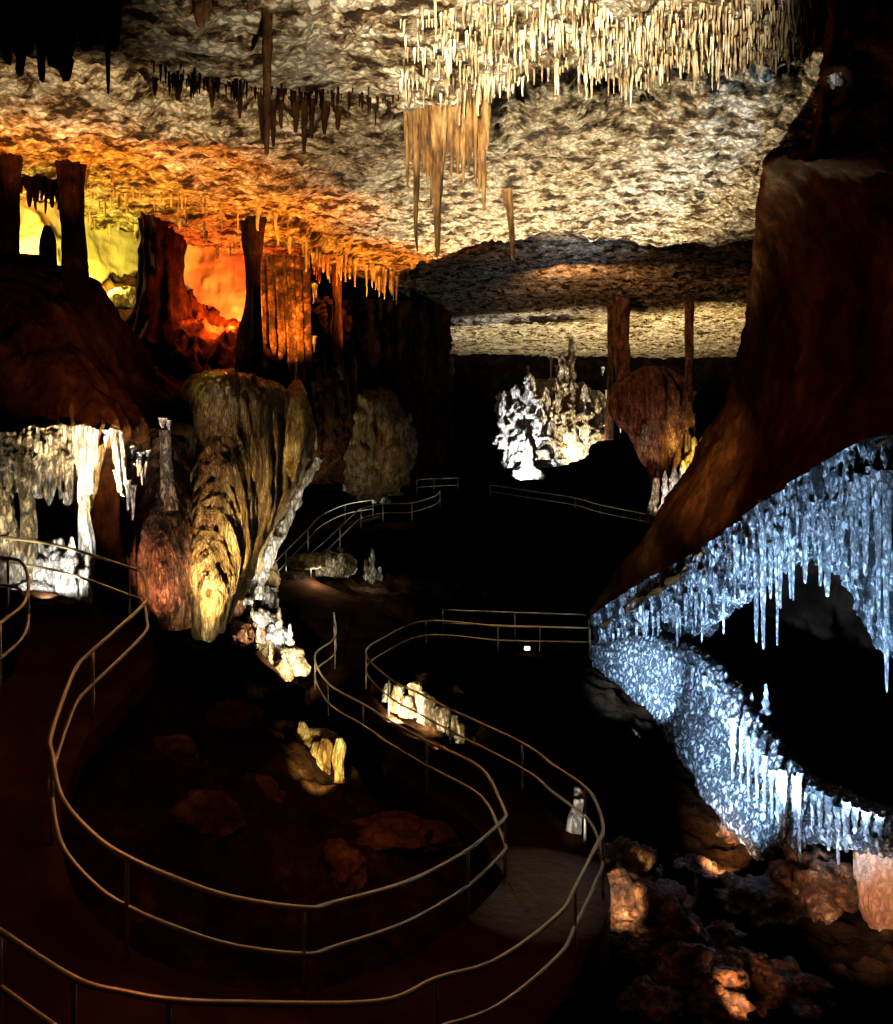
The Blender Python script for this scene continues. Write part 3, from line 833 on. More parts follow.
for i, (px, py, Yd, s, lab) in enumerate([(50, 575, 18.9, (.55, .5, .75), 'bright white mound behind the upper handrail, left of the white pillar'), (70, 585, 18.4, (.3, .3, .72), 'smaller white mound leaning on the white pillar'), (32, 595, 18.2, (.42, .4, .30), 'pale low mound in front of the yellowish column')]):
    o = link('flowstone_mound', rock_mesh('flowstone_mound', s, 520 + i, M['white'], .5, True, 1.8))
    o.location = P(px, py, Yd)
    tag(o, lab, 'flowstone')
o = link('stalagmite', knobby_mesh('stalagmite', .75, .14, 530, M['white']))
o.location = P(72, 572, 18.1)
tag(o, 'slim white stalagmite right in front of the bright white mound', 'stalagmite')

goldd = lambda G: .11 * ridged(G * S(1.3, 1.3, .16), 2, 131) + .09 * ridged(G * S(4, 4, .5), 3, 132) + .03 * (1 - worley(G * S(5.5, 5.5, 6), 133)) + .05 * fbm(G * 1.6, 3, 134)
o = sheet('flowstone', [[(190, 388, 29), (204, 382, 28), (226, 378, 27.5), (252, 382, 28), (276, 392, 29), (304, 412, 32)],
                        [(186, 388, 25), (200, 380, 23.6), (225, 378, 23.0), (255, 385, 23.6), (280, 392, 25.2), (310, 410, 29)],
                        [(186, 440, 24.4), (198, 440, 22.6), (228, 440, 22.2), (258, 440, 23.0), (284, 440, 25.2), (314, 445, 29)],
                        [(184, 500, 23.6), (194, 500, 21.8), (224, 500, 21.4), (250, 500, 22.4), (276, 495, 24.6), (306, 470, 28.6)],
                        [(184, 555, 23), (190, 555, 21), (212, 555, 20.5), (236, 552, 21.4), (256, 540, 23.4), (286, 505, 27.2)],
                        [(188, 600, 22.6), (194, 600, 20.6), (206, 605, 19.8), (222, 600, 20.2), (238, 575, 22), (268, 535, 25.6)],
                        [(198, 640, 22), (200, 640, 20.6), (205, 640, 20.1), (212, 640, 20.3), (226, 620, 22), (256, 570, 25)]], 240, 190, goldd, M['gold'])
tag(o, 'tall golden flowstone cascade narrowing to a pale foot', 'flowstone')
o = sheet('flowstone', [[(140, 432, 24), (152, 440, 22.6), (164, 440, 22), (178, 440, 22.6), (192, 432, 24)],
                        [(134, 490, 23), (142, 490, 21.6), (162, 490, 20.8), (182, 490, 21.6), (194, 490, 23.4)],
                        [(126, 540, 22.4), (132, 540, 20.8), (158, 540, 19.8), (184, 540, 20.6), (194, 540, 22.6)],
                        [(132, 585, 22), (138, 585, 20.4), (160, 590, 19.5), (184, 590, 20.2), (194, 580, 22)],
                        [(150, 625, 21.6), (152, 625, 20.4), (164, 630, 19.8), (182, 630, 20.2), (192, 620, 21.6)]], 150, 120, goldd, M['rust'])
tag(o, 'rust-brown flowstone left of the golden cascade', 'flowstone')
o = column_obj('column', [(165, 430, 20.9, 5), (166, 455, 20.8, 5), (168, 480, 20.6, 6), (170, 510, 20.4, 8)], M['calcite'], 541, rough=.22, rings=60)
tag(o, 'slim pale column merging into the top of the rust-brown flowstone', 'column')
o = column_obj('drapery', [(296, 380, 26.2, 4), (296, 396, 25.5, 10), (296, 420, 25.2, 12), (294, 445, 25, 10), (293, 466, 25.1, 6), (293, 482, 25.4, 1.5)], M['gold'], 542, rough=.16, rings=60)
tag(o, 'fluted brown-gold drapery right of the golden cascade top', 'drapery')
strip = sheet('flowstone_rib', [[(312, 462, 28.6), (317, 458, 28.2), (322, 460, 28.6)], [(284, 508, 27.6), (290, 508, 27.2), (296, 510, 27.6)], [(264, 540, 26.6), (273, 542, 26.2), (283, 542, 26.6)], [(254, 568, 26.2), (261, 570, 25.8), (268, 570, 26.2)], [(250, 600, 25.8), (257, 600, 25.4), (264, 600, 25.8)]],
              110, 30, lambda G: .09 * fbm(G * 3, 4, 141) + .08 * ridged(G * 2, 2, 142), M['white'])
tag(strip, 'bright white rib of flowstone running down to the rock pile right of the golden cascade', 'flowstone')

for i, (px, p0, p1, Yd) in enumerate([(203, 378, 398, 24.2), (210, 384, 402, 23.8), (219, 374, 394, 23.9), (228, 380, 400, 23.4), (236, 370, 394, 23.9), (244, 382, 402, 23.8), (254, 374, 398, 24.2), (263, 386, 406, 24.3), (272, 384, 408, 25.2), (284, 392, 416, 26.4)]):
    h = (p1 - p0) * Yd / F
    o = link('stalagmite', knobby_mesh('stalagmite', h, h * .26, 550 + i, M['gold'], rings=22, seg=12, top=.3, knob=.5))
    o.location = P(px, p1, Yd - .9)
    tag(o, 'small golden stalagmite on top of the golden cascade, %s from the left' % nth(i + 1), 'stalagmite', 'small stalagmites on the cascade shoulder')

# rock pile under the golden cascade, lit from the walkway
pile = [(240, 604, 25.6, (.36, .34, .28), 'white', 'rounded pale boulder at the foot of the golden cascade'), (254, 590, 26.2, (.30, .28, .24), 'gold', 'round golden boulder topmost on the rock pile'), (232, 612, 24.8, (.32, .3, .5), 'rust', 'upright rust boulder at the left end of the rock pile'),
        (268, 580, 27, (.4, .4, .5), 'gold', 'golden block behind the top of the rock pile'), (262, 622, 25.2, (.42, .36, .34), 'white', 'bright white block in the upper rock pile'), (275, 640, 24.8, (.5, .42, .36), 'white', 'bright white block in the middle of the rock pile'),
        (288, 657, 24.2, (.5, .42, .36), 'calcite', 'bright cream block next to the lowest one in the rock pile'), (262, 655, 24.2, (.45, .4, .4), 'calcite', 'cream block on the left side of the rock pile'), (275, 672, 23.6, (.42, .4, .32), 'rust', 'orange-brown block at the lower edge of the rock pile'),
        (298, 668, 24.0, (.32, .3, .28), 'calcite', 'brightest small block at the right tip of the rock pile'), (246, 640, 24.2, (.45, .4, .5), 'rust', 'rust block on the shaded left flank of the rock pile'), (268, 605, 26.2, (.32, .3, .5), 'white', 'narrow white block below the golden block')]
for i, (px, py, Yd, s, mm, lab) in enumerate(pile):
    o = link('boulder', rock_mesh('boulder', s, 560 + i, M[mm], .45, False, 1.6))
    o.location = P(px, py, Yd)
    o.rotation_euler = (.2 * math.sin(i), .2 * math.cos(i), i)
    tag(o, lab, 'rock', 'rocks piled below the golden cascade')
for i, (px, py, Yd, r, h) in enumerate([(244, 664, 23.6, .07, .62), (258, 645, 24, .10, .55), (279, 628, 24.6, .12, .6), (290, 645, 24.2, .11, .6), (270, 664, 23.4, .09, .55), (284, 668, 23.6, .08, .42), (252, 624, 24.6, .09, .5)]):
    o = link('stalagmite', knobby_mesh('stalagmite', h, r, 580 + i, M['white' if i % 2 else 'calcite'], rings=24, seg=14))
    o.location = P(px, py, Yd)
    tag(o, 'pale stalagmite in the rock pile below the golden cascade, ' + ['at its lower left', 'in front of the white block', 'beside the middle block', 'above the right tip', 'at the lower edge', 'near the right tip', 'near the upper left'][i], 'stalagmite', 'stalagmites in the lit rock pile')

# row of rocks and stalagmites behind the walkway railing
row = [(398, 710, 24.4, .30, .72), (408, 716, 24.0, .26, .55), (415, 712, 24.2, .3, .85), (424, 716, 23.6, .22, .66), (430, 722, 23.2, .24, .70), (437, 722, 23, .2, .42), (444, 730, 22.5, .24, .60), (453, 735, 22.0, .2, .52), (461, 742, 21.6, .17, .46), (389, 700, 25, .22, .5)]
for i, (px, py, Yd, r, h) in enumerate(sorted(row)):
    o = link('stalagmite', knobby_mesh('stalagmite', h, r, 600 + i, M['calcite'], rings=26, seg=18, top=.5, bulge=.14, knob=.3))
    o.location = P(px, py, Yd)
    tag(o, 'stubby glowing stalagmite behind the walkway handrail, %s from the left in the lit row' % nth(i + 1), 'stalagmite', 'lit stubby stalagmites behind the handrail')
# group of golden draped stalagmites below the walkway
for i, (px, p0, p1, Yd, wpx, lab) in enumerate([(316, 742, 772, 18.1, 8, 'yellow-lit draped stalagmite at the left of the group inside the walkway loop'), (325, 738, 778, 17.9, 8, 'tallest yellow-lit draped stalagmite in the group inside the walkway loop'), (340, 738, 780, 17.7, 6, 'yellow-lit stalagmite at the right of the group inside the walkway loop'), (302, 722, 744, 18.6, 7, 'low yellow-lit stalagmite trailing up left of the group inside the walkway loop')]):
    o = column_obj('stalagmite', [(px, p0, Yd, wpx * .4), (px + 1, p0 + 8, Yd, wpx * .9), (px - 1, (p0 + p1) / 2, Yd, wpx), (px, p1 - 6, Yd - .1, wpx * .8), (px, p1 + 14, Yd - .1, wpx)], M['gold'], 620 + i, rings=60, seg=24, rough=.3)
    tag(o, lab, 'stalagmite', 'yellow-lit stalagmites inside the loop')
o = link('boulder', rock_mesh('boulder', (.5, .4, .3), 640, M['gold'], .4, True))
o.location = P(314, 746, 18.6)
tag(o, 'yellow-lit slab behind the draped stalagmites inside the walkway loop', 'rock')
# boulders on the island inside the loop
isl = [(290, 870, 14.6, (.5, .5, .42), 'boulder'), (340, 872, 14.4, (.42, .4, .45), ''), (385, 835, 16, (.8, .6, .3), ''), (430, 820, 16.6, (.6, .5, .28), ''), (250, 800, 16.2, (.6, .5, .4), ''), (300, 810, 17, (.7, .5, .35), ''), (200, 820, 14.2, (.6, .5, .4), ''), (450, 800, 16.8, (.5, .4, .3), ''), (230, 720, 18.2, (.6, .5, .4), ''), (280, 700, 21, (.6, .5, .4), ''), (170, 760, 15.2, (.5, .4, .4), '')]
il = ['rounded brown boulder on the island inside the loop, lower left', 'upright brown boulder with lit face next to the inner handrail', 'broad flat boulder in the middle of the island inside the loop', 'flat boulder near the right tip of the island', 'dim boulder on the left slope of the island', 'dim slab below the yellow-lit stalagmites', 'dark boulder close to the handrail on the left of the island', 'boulder close under the inner handrail at the right tip', 'dark boulder below the golden cascade foot', 'dark boulder between rock pile and yellow-lit stalagmites', 'dark boulder beneath the left handrail descent']
for i, (px, py, Yd, s, _) in enumerate(isl):
    o = link('boulder', rock_mesh('boulder', s, 650 + i, M['wall'], .4, True))
    p = P(px, py, Yd)
    o.location = (p[0], p[1], min(p[2], ground(p[0], p[1]) + .25 * s[2]))
    tag(o, il[i], 'rock', 'boulders on the island')

# ================================================================== LEFT RECESSES
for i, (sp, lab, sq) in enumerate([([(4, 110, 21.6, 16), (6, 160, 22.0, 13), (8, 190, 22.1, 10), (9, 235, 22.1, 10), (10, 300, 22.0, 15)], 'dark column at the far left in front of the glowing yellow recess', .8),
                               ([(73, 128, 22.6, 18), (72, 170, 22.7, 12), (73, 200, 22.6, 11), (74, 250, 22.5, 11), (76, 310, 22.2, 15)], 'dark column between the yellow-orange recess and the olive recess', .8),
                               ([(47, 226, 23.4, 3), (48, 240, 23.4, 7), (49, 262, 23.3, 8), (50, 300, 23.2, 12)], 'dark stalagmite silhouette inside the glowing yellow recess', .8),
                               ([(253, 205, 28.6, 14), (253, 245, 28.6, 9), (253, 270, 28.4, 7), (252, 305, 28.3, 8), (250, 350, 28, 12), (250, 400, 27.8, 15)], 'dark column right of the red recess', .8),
                               ([(160, 190, 29.8, 24), (163, 236, 29.8, 15), (163, 262, 29.8, 15), (163, 300, 29.6, 16), (160, 350, 29.4, 22)], 'added dark mass in the gap between the olive and red recesses', 3.6),  # added in the dark gap, deepened to keep the recess lights apart
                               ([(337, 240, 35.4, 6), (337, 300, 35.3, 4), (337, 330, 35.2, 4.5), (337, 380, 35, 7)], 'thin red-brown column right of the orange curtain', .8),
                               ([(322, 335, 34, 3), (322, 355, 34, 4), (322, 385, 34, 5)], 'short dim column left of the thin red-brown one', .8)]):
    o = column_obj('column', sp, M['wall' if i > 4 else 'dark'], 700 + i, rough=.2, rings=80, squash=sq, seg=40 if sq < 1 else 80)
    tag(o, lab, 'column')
o = drapery('drapery', [(258, 252, 31), (270, 254, 30.6), (285, 256, 30.6), (300, 256, 31), (314, 258, 31.6)], [(264, 330, 30.8), (276, 345, 30.4), (290, 368, 30.2), (302, 385, 30.4), (312, 340, 31.2)], M['orange'], .17, 7, .15, 90, 150, 9, .06)
tag(o, 'orange-red fluted curtain hanging below the ceiling on the left', 'drapery')
for i, (px, p0, p1, Yd) in enumerate([(308, 280, 302, 31.5), (313, 284, 304, 31.6), (316, 282, 298, 31.7), (309, 338, 358, 31.2), (313, 336, 362, 31.2), (305, 332, 350, 31)]):
    o = hang('hanging_stalactite', wf[i % 3], P(px, p0, Yd), 1.2, (p1 - p0) * Yd / F)
    tag(o, 'small yellow-lit stalactite on the right side of the orange curtain, ' + ['upper left', 'upper middle', 'upper right', 'lower middle', 'lower right', 'lower left'][i], 'stalactite', 'small stalactites at the orange curtain')
o = link('boulder', rock_mesh('boulder', (.7, .6, .55), 720, M['calcite'], .5, True))
o.location = P(130, 300, 29.2)
tag(o, 'olive-lit boulder at the foot of the olive recess', 'rock')
dk = [cone_mesh('stalactite', 1, r, .3 * r, 26, 10, .22, .03, .7, 880 + i, flare=.6, m=M['wall']) for i, r in enumerate((.11, .15, .13))]
st = [cone_mesh('soda_straw', 1, r, .35 * r, 9, 7, .14, .05, .75, 800 + i, flare=.5, m=M['straw']) for i, r in enumerate((.035, .05, .042, .06, .03, .045))]


def fringe(n, pxr, py0, Yf, Lr, label, group, thick=1.0, jit=6, m=st, up=True, name='hanging_soda_straw'):
    for i in range(n):
        px = random.uniform(*pxr)
        py = py0(px) + random.uniform(-jit, jit)
        Yd = Yf(px, py) + random.uniform(-.2, .2)
        p = P(px, py, Yd)
        if up: p[2] = ceil_z(p[0], p[1]) + .06
        o = hang(name, m[random.randrange(len(m))], p, thick * random.uniform(.7, 1.4), random.uniform(*Lr) * Yd / F)
        tag(o, label, 'stalactite', group)


def straw_mass(n, pxr, py0, Yf, Lr, label, thick, jit, name='soda_straws', m=None):
    """the finer straws between the countable ones"""
    Vs, Qs, off = [], [], 0
    a = np.linspace(0, 2 * np.pi, 5, endpoint=False)
    t = S(0, .35, .7, 1)
    q = gquads(4, 5, True)[:, ::-1]
    for i in range(n):
        px = random.uniform(*pxr)
        py = py0(px) + random.uniform(-jit, jit)
        Yd = Yf(px, py) + random.uniform(-.2, .2)
        p = P(px, py, Yd)
        p[2] = ceil_z(p[0], p[1]) + .05
        L, r = random.uniform(*Lr) * Yd / F, .022 * thick * random.uniform(.7, 1.3)
        R = r * S(1.5, 1, .8, .3)
        V = np.stack([R[:, None] * np.cos(a), R[:, None] * np.sin(a), -t[:, None] * L + 0 * a], -1).reshape(-1, 3) + p
        Vs.append(V)
        Qs.append(q + off)
        off += len(V)
    o = link(name, raw_mesh(name, np.concatenate(Vs), np.concatenate(Qs)), m or M['straw'])
    tag(o, label, 'stalactites', None, 'stuff')


def pocketY(px, py):
    t = np.interp(px, [0, 75, 150, 230, 300], [150, 163, 176, 196, 221])
    b = np.interp(px, [0, 75, 150, 230, 300], [208, 216, 236, 250, 262])
    y0 = np.interp(px, [0, 75, 150, 230, 300], [21.8, 23, 24.5, 26.5, 29])
    y1 = np.interp(px, [0, 75, 150, 230, 300], [29, 30, 31.2, 32.4, 34])
    f = np.clip((py - t) / (b - t), 0, 1)
    z0, z1 = (HY - t) * y0 / F, (HY - b) * y1 / F
    # depth at which this line of sight meets the sloping pocket ceiling
    s = (HY - py) / F
    return np.clip((z0 + y0 * (z0 - z1) / (y1 - y0)) / (s + (z0 - z1) / (y1 - y0)), y0, y1)


for rowk in (.18, .42, .66, .9):
    fringe(17, (82, 290), lambda px: np.interp(px, [75, 150, 230, 300], [163, 176, 196, 221]) * (1 - rowk) + np.interp(px, [75, 150, 230, 300], [216, 236, 250, 262]) * rowk - 3, pocketY, (9, 22), 'short yellow-lit soda straw on the ceiling of the olive recess', 'soda straws in the olive recess', 1.3, 5, up=False)
fringe(16, (12, 66), lambda px: 170, lambda px, py: 24.2, (20, 48), 'dark stalactite silhouetted against the glowing yellow recess', 'silhouetted stalactites in the yellow recess', .8, 8, m=dk, up=False, name='hanging_stalactite')
fringe(55, (300, 400), lambda px: np.interp(px, [300, 350, 400], [246, 252, 272]), lambda px, py: np.interp(px, [300, 410], [30.5, 40]), (14, 34), 'thin orange-lit soda straw in the fringe where ceiling meets wall', 'orange-lit soda straws', 1.3, 7, up=False)

# ================================================================== CEILING HANGINGS
am = [cone_mesh('stalactite', 1, r, .22 * r, 34, 12, .18, .035, .75, 850 + i, flare=.3, m=M['amber']) for i, r in enumerate((.10, .13, .085, .11))]
hang_main = [(417, 108, 250, 17.2, 1.25, 'second longest'), (437, 104, 254, 17.0, 1.6, 'longest and thickest'), (407, 118, 186, 17.4, .8, 'short leftmost'), (411, 110, 160, 17.3, 1.0, ''), (424, 112, 172, 17.3, 1.0, ''), (428, 110, 178, 17.2, .9, ''), (431, 112, 205, 17.1, .7, ''),
             (444, 104, 170, 17.0, 1.1, ''), (451, 104, 176, 16.9, 1.0, ''), (457, 104, 172, 16.9, 1.0, ''), (463, 102, 182, 16.8, .9, ''), (469, 100, 168, 16.8, .9, ''), (476, 98, 184, 16.7, .9, ''), (483, 95, 210, 16.6, 1.1, ''), (480, 98, 190, 16.8, .8, ''), (487, 92, 150, 16.6, .8, ''), (447, 106, 150, 17.2, 1.2, ''), (421, 108, 150, 17.4, 1.3, '')]
hang_main.sort()
for i, (px, t0, t1, Yd, g, lab) in enumerate(hang_main):
    o = hang('hanging_stalactite', am[i % 4], P(px, t0 - 12, Yd), g * .95, (t1 - t0 + 12) * Yd / F, rot=i * 1.1)
    tag(o, '%samber stalactite in the hanging ceiling cluster, %s from the left' % (lab + ' ' if lab else '', nth(i + 1)), 'stalactite', 'amber stalactite cluster')
o = link('hanging_stalactite', cone_mesh('stalactite', 1.28, .085, .03, 30, 10, .2, .12, .9, 870, flare=.25, m=M['amber']))
o.location = P(507, 190, 16.4)
o.rotation_euler.y = -.1
tag(o, 'lone crooked amber stalactite right of the hanging cluster', 'stalactite')
dset = [(8, -40, 62, 11.8, 1.2), (28, -40, 52, 11.9, 1.5), (42, -40, 80, 12.0, .9), (58, -40, 66, 12.0, 1.8), (72, -40, 55, 12.1, .8), (84, -40, 48, 12.2, 1.6), (97, -40, 44, 12.3, 1.2), (114, -40, 50, 12.4, 1.1), (108, -40, 92, 12.2, .5), (200, -40, 26, 12.8, 1.2), (207, -40, 20, 12.8, 1), (250, -40, 12, 13, .8), (20, -40, 74, 12.4, 1), (65, 20, 80, 12.6, 1.3)]
for i, (px, t0, t1, Yd, g) in enumerate(sorted(dset)):
    o = hang('hanging_stalactite', dk[i % 3], P(px, t0, Yd), g, (t1 - t0) * Yd / F)
    tag(o, 'dark unlit stalactite hanging at the upper left, %s from the left' % nth(i + 1), 'stalactite', 'dark stalactites at the upper left')
o = link('hanging_stalactite', cone_mesh('stalactite', 2.75, .10, .035, 40, 12, .16, .015, .9, 890, flare=.3, m=M['wall']))
o.location = P(267, -30, 13.2)
tag(o, 'tall thin brown stalactite hanging alone from the top, left of centre', 'stalactite')
for i, (px, t0, t1, Yd) in enumerate(sorted([(240, 84, 118, 16.4), (262, 90, 142, 16.6), (273, 94, 146, 16.8), (281, 92, 128, 16.8), (296, 98, 132, 17), (304, 100, 152, 17), (312, 100, 138, 17.1), (325, 104, 134, 17.2), (338, 106, 130, 17.2), (155, 70, 96, 15.5), (178, 76, 100, 15.7), (212, 80, 108, 16)])):
    o = hang('hanging_stalactite', dk[i % 3], P(px, t0, Yd), .6, (t1 - t0) * Yd / F)
    tag(o, 'dark stalactite on the shadowed ceiling step at the left, %s from the left' % nth(i + 1), 'stalactite', 'dark stalactites on the ceiling step')


def nearY(px, py):
    return min(F * (H1 - .05) / (HY - py), F * H1 / (HY - np.interp(px, [380, 440, 470, 500, 560, 620, 700, 760, 830, 1010], [108, 104, 95, 82, 72, 80, 66, 62, 58, 50])) - .1)


def line(a):
    return lambda px: np.interp(px, [440, 470, 500, 560, 620, 700, 760, 830], [100, 92, 80, 70, 78, 64, 60, 56]) * a


fringe(55, (455, 745), line(.92), nearY, (12, 38), 'thin cream soda straw on the front edge of the bright ceiling fringe', 'soda straws on the edge of the ceiling fringe', .8, 5)
fringe(60, (440, 800), line(.55), nearY, (12, 40), 'thin cream soda straw in the middle of the bright ceiling fringe', 'soda straws in the middle of the ceiling fringe', .75, 12)
fringe(50, (400, 810), line(.08), nearY, (10, 32), 'thin cream soda straw at the top of the picture in the bright ceiling fringe', 'soda straws at the top of the ceiling fringe', .7, 14)
straw_mass(1100, (400, 815), line(.6), nearY, (5, 22), 'mass of the finest cream soda straws between the longer ones on the bright ceiling', .9, 36)
straw_mass(160, (150, 400), lambda px: np.interp(px, [150, 250, 400], [70, 91, 106]), lambda px, py: F * (H1 - .1) / (HY - py), (6, 22), 'short dark straws along the shadowed ceiling step at the left', 1.0, 5, m=M['dark'])

# ================================================================== FAR FORMATIONS
mound = lambda G: .55 * fbm(G * .7, 4, 151) + .4 * ridged(G * S(1.5, 1.5, .7), 3, 152) + .25 * (.5 - worley(G * S(1.6, 1.6, 1.1), 153))
o = sheet('flowstone_mound', [[(498, 398, 63), (520, 394, 62), (550, 384, 62), (585, 388, 62), (608, 400, 63)],
                              [(498, 412, 61), (518, 406, 59.5), (545, 398, 59), (580, 402, 59.5), (608, 412, 61)],
                              [(500, 430, 60), (520, 428, 58), (545, 425, 57.5), (575, 430, 58), (602, 430, 60)],
                              [(506, 468, 59), (522, 468, 57), (545, 468, 57), (570, 462, 58), (590, 450, 59.5)]], 120, 140, mound, M['white'])
tag(o, 'brilliant white flowstone mound glowing in the middle of the cave', 'flowstone')
far = [(530, 372, 410, 58, 11, 'tallest white stalagmite on the left of the glowing mound'), (516, 384, 420, 58.4, 9, 'white stalagmite leaning at the left flank of the glowing mound'), (504, 390, 440, 59, 7, 'tan stalagmite at the outer left of the glowing mound'), (545, 386, 420, 58, 9, 'white stalagmite just right of the tallest one'), (556, 378, 420, 58, 8, 'cream stalagmite in the centre of the glowing mound'),
       (562, 352, 405, 58.4, 9, 'cream pointed stalagmite below the dark ceiling'), (571, 333, 410, 59, 6.5, 'slender pale stalagmite reaching highest toward the ceiling'), (572, 380, 428, 58, 4.5, 'straight cream column-like stalagmite in the glowing mound'), (585, 384, 420, 58, 8, 'cream stalagmite on the right shoulder of the glowing mound'), (597, 395, 432, 58.4, 6, 'yellowish stalagmite at the right end of the glowing mound'),
       (552, 420, 450, 56.8, 11, 'broad white stalagmite at the front of the glowing mound'), (528, 438, 470, 56.6, 10, 'white draped stalagmite inside the arch of the glowing mound'), (540, 400, 430, 57, 8, 'white stalagmite in the front row of the glowing mound')]
for i, (px, p0, p1, Yd, wpx, lab) in enumerate(far):
    h = (p1 - p0) * Yd / F
    o = link('stalagmite', knobby_mesh('stalagmite', h + .6, wpx * 1.15 * Yd / F, 900 + i, M['white' if px < 552 else 'calcite'], rings=60, seg=30, top=.2, bulge=.12, knob=.75))
    o.location = P(px, p1, Yd) - S(0, 0, .6)
    tag(o, lab, 'stalagmite', 'stalagmites of the glowing white mound')
for i, (px, p0, p1, Yd) in enumerate([(551, 357, 384, 60), (557, 365, 376, 60), (570, 355, 367, 60), (528, 366, 375, 60), (603, 367, 376, 60), (613, 386, 430, 59), (620, 372, 432, 58), (575, 343, 360, 60.2), (608, 390, 432, 58.6)]):
    o = hang('hanging_stalactite', wf[i % 3], P(px, p0, Yd), 1.3 if i not in (5, 6, 8) else 2.2, (p1 - p0) * Yd / F)
    tag(o, 'slim pale stalactite over the glowing mound, ' + ['longest thin one left of centre', 'tiny one right of the longest', 'short one near the pointed stalagmite', 'tiny one above the tallest stalagmite', 'tiny one at the right', 'long one right of the mound', 'longest one beside the hanging brown mass', 'small one beside the slender stalagmite', 'long one at the right end of the mound'][i], 'stalactite', 'slim stalactites over the mound')
o = column_obj('shield_column', [(655, 366, 52, 8), (655, 374, 52, 20), (654, 386, 52, 31), (654, 404, 52, 35), (656, 420, 52, 33), (660, 450, 52, 22), (660, 475, 52, 11), (660, 500, 52, 7), (660, 522, 52, 8)], M['rust'], 931, seg=70, rings=150, flute=.24, nfl=18, rough=.16, squash=.6)
tag(o, 'massive dark red-brown hanging column tapering down to a pale pedestal', 'column')
for i, (sp, lab) in enumerate([([(622, 285, 53, 9), (621, 340, 53, 7.5), (623, 380, 53, 7), (626, 420, 53, 8)], 'red-brown column joining the ceiling at the left shoulder of the hanging brown mass'), ([(611, 300, 55, 4), (611, 350, 55, 3), (610, 400, 55, 3.4), (609, 440, 55, 5)], 'tall narrow brown column left of the hanging brown mass'), ([(689, 290, 50.5, 5), (689, 340, 50.5, 4), (689, 370, 50.4, 4), (688, 400, 50.4, 5), (684, 430, 50.4, 5)], 'slender brown column on the right side of the hanging brown mass'),
                               ([(656, 478, 50.4, 3), (655, 495, 50.4, 4), (653, 512, 50.4, 6), (653, 524, 50.4, 7)], 'pale pedestal column under the hanging brown mass, beside the thin distant handrail'), ([(644, 424, 50.6, 2), (645, 436, 50.6, 4), (642, 452, 50.6, 3)], 'small pale stalactite-like column on the front of the brown mass')]):
    o = column_obj('column', sp, M['rust' if i < 3 else 'calcite'], 940 + i, rings=60, seg=22, rough=.2)
    tag(o, lab, 'column')
ff = [(674, 466, 508, 50, 8, 'white', 'pinkish white stalagmite cluster beside the brown slope'), (665, 470, 512, 49.6, 5, 'white', 'white lumpy stalagmite next to the pale pedestal'), (683, 460, 500, 50, 7, 'white', 'pale stalagmite right against the brown slope'), (694, 436, 484, 50.6, 9, 'gold', 'yellow-lit stalagmite behind the brown slope'), (688, 430, 472, 51, 6, 'gold', 'orange-lit tall stalagmite behind the brown slope'), (703, 436, 470, 51, 7, 'gold', 'yellow-lit stalagmite partly hidden by the brown slope'), (693, 412, 446, 51.4, 4, 'rust', 'thin reddish stalagmite above the yellow-lit ones')]
for i, (px, p0, p1, Yd, wpx, mm, lab) in enumerate(ff):
    h = (p1 - p0) * Yd / F
    o = link('stalagmite', knobby_mesh('stalagmite', h + .5, wpx * Yd / F, 960 + i, M[mm], rings=34, seg=18, top=.3, bulge=.25, knob=.5))
    o.location = P(px, p1, Yd) - S(0, 0, .5)
    tag(o, lab, 'stalagmite', 'coloured stalagmites beside the slope')
o = sheet('flowstone', [[(352, 396, 41), (362, 386, 42), (376, 384, 43.5), (394, 396, 48), (410, 420, 53)],
                        [(346, 410, 39.5), (358, 404, 37.8), (374, 400, 39.6), (394, 412, 44), (410, 432, 50)],
                        [(344, 440, 39), (358, 432, 37), (374, 430, 39), (396, 434, 43.4), (412, 448, 50)],
                        [(346, 470, 40), (360, 472, 38.6), (376, 470, 40.6), (396, 472, 45), (408, 470, 52)],
                        [(352, 492, 48), (364, 496, 47), (378, 494, 49), (394, 490, 52), (404, 482, 57)]], 110, 110, mound, M['gold'])
tag(o, 'dim golden flowstone bank far back, above the climbing handrail', 'flowstone')
for i, (px, p0, p1, Yd, wpx, mm, lab) in enumerate([(374, 468, 498, 51, 2.5, 'white', 'slim white stalagmite standing alone above the climbing handrail'), (385, 478, 498, 51, 5, 'white', 'low white stalagmite right of the slim one'), (396, 476, 490, 52, 5, 'white', 'squat pale stalagmite at the right above the climbing handrail'), (344, 474, 486, 52, 2, 'white', 'tiny pale stalagmite left of the slim one'),
                                                   (372, 548, 584, 41, 6, 'calcite', 'pale stalagmite standing in the dark below the climbing handrail'), (366, 558, 582, 41, 4, 'calcite', 'small pale stalagmite left beside the one below the climbing handrail'), (380, 566, 580, 41, 4, 'calcite', 'small dim stalagmite in the dark right below the climbing handrail'), (339, 545, 570, 39.6, 7, 'calcite', 'pale rock spike under the start of the climbing handrail')]):
    h = (p1 - p0) * Yd / F
    o = link('stalagmite', knobby_mesh('stalagmite', h + .3, wpx * Yd / F, 980 + i, M[mm], rings=28, seg=14, top=.3, knob=.4))
    o.location = P(px, p1, Yd) - S(0, 0, .3)
    tag(o, lab, 'stalagmite')
for i, (px, py, Yd, s, lab) in enumerate([(308, 562, 37, (.9, .6, .45), 'golden boulder between the two climbing handrails'), (334, 566, 38.5, (.8, .6, .7), 'cream boulder beneath the right climbing handrail'), (294, 576, 34.5, (.5, .4, .2), 'flat pale slab at the start of the left climbing handrail')]):
    o = link('boulder', rock_mesh('boulder', s, 990 + i, M['gold' if i < 1 else 'calcite'], .4, True))
    o.location = P(px, py, Yd)
    tag(o, lab, 'rock')
o = link('white_knob', rock_mesh('white_knob', (.11, .11, .15), 996, M['white'], .7, False, 2.2, False))  # plain white knob, nothing more is known of it
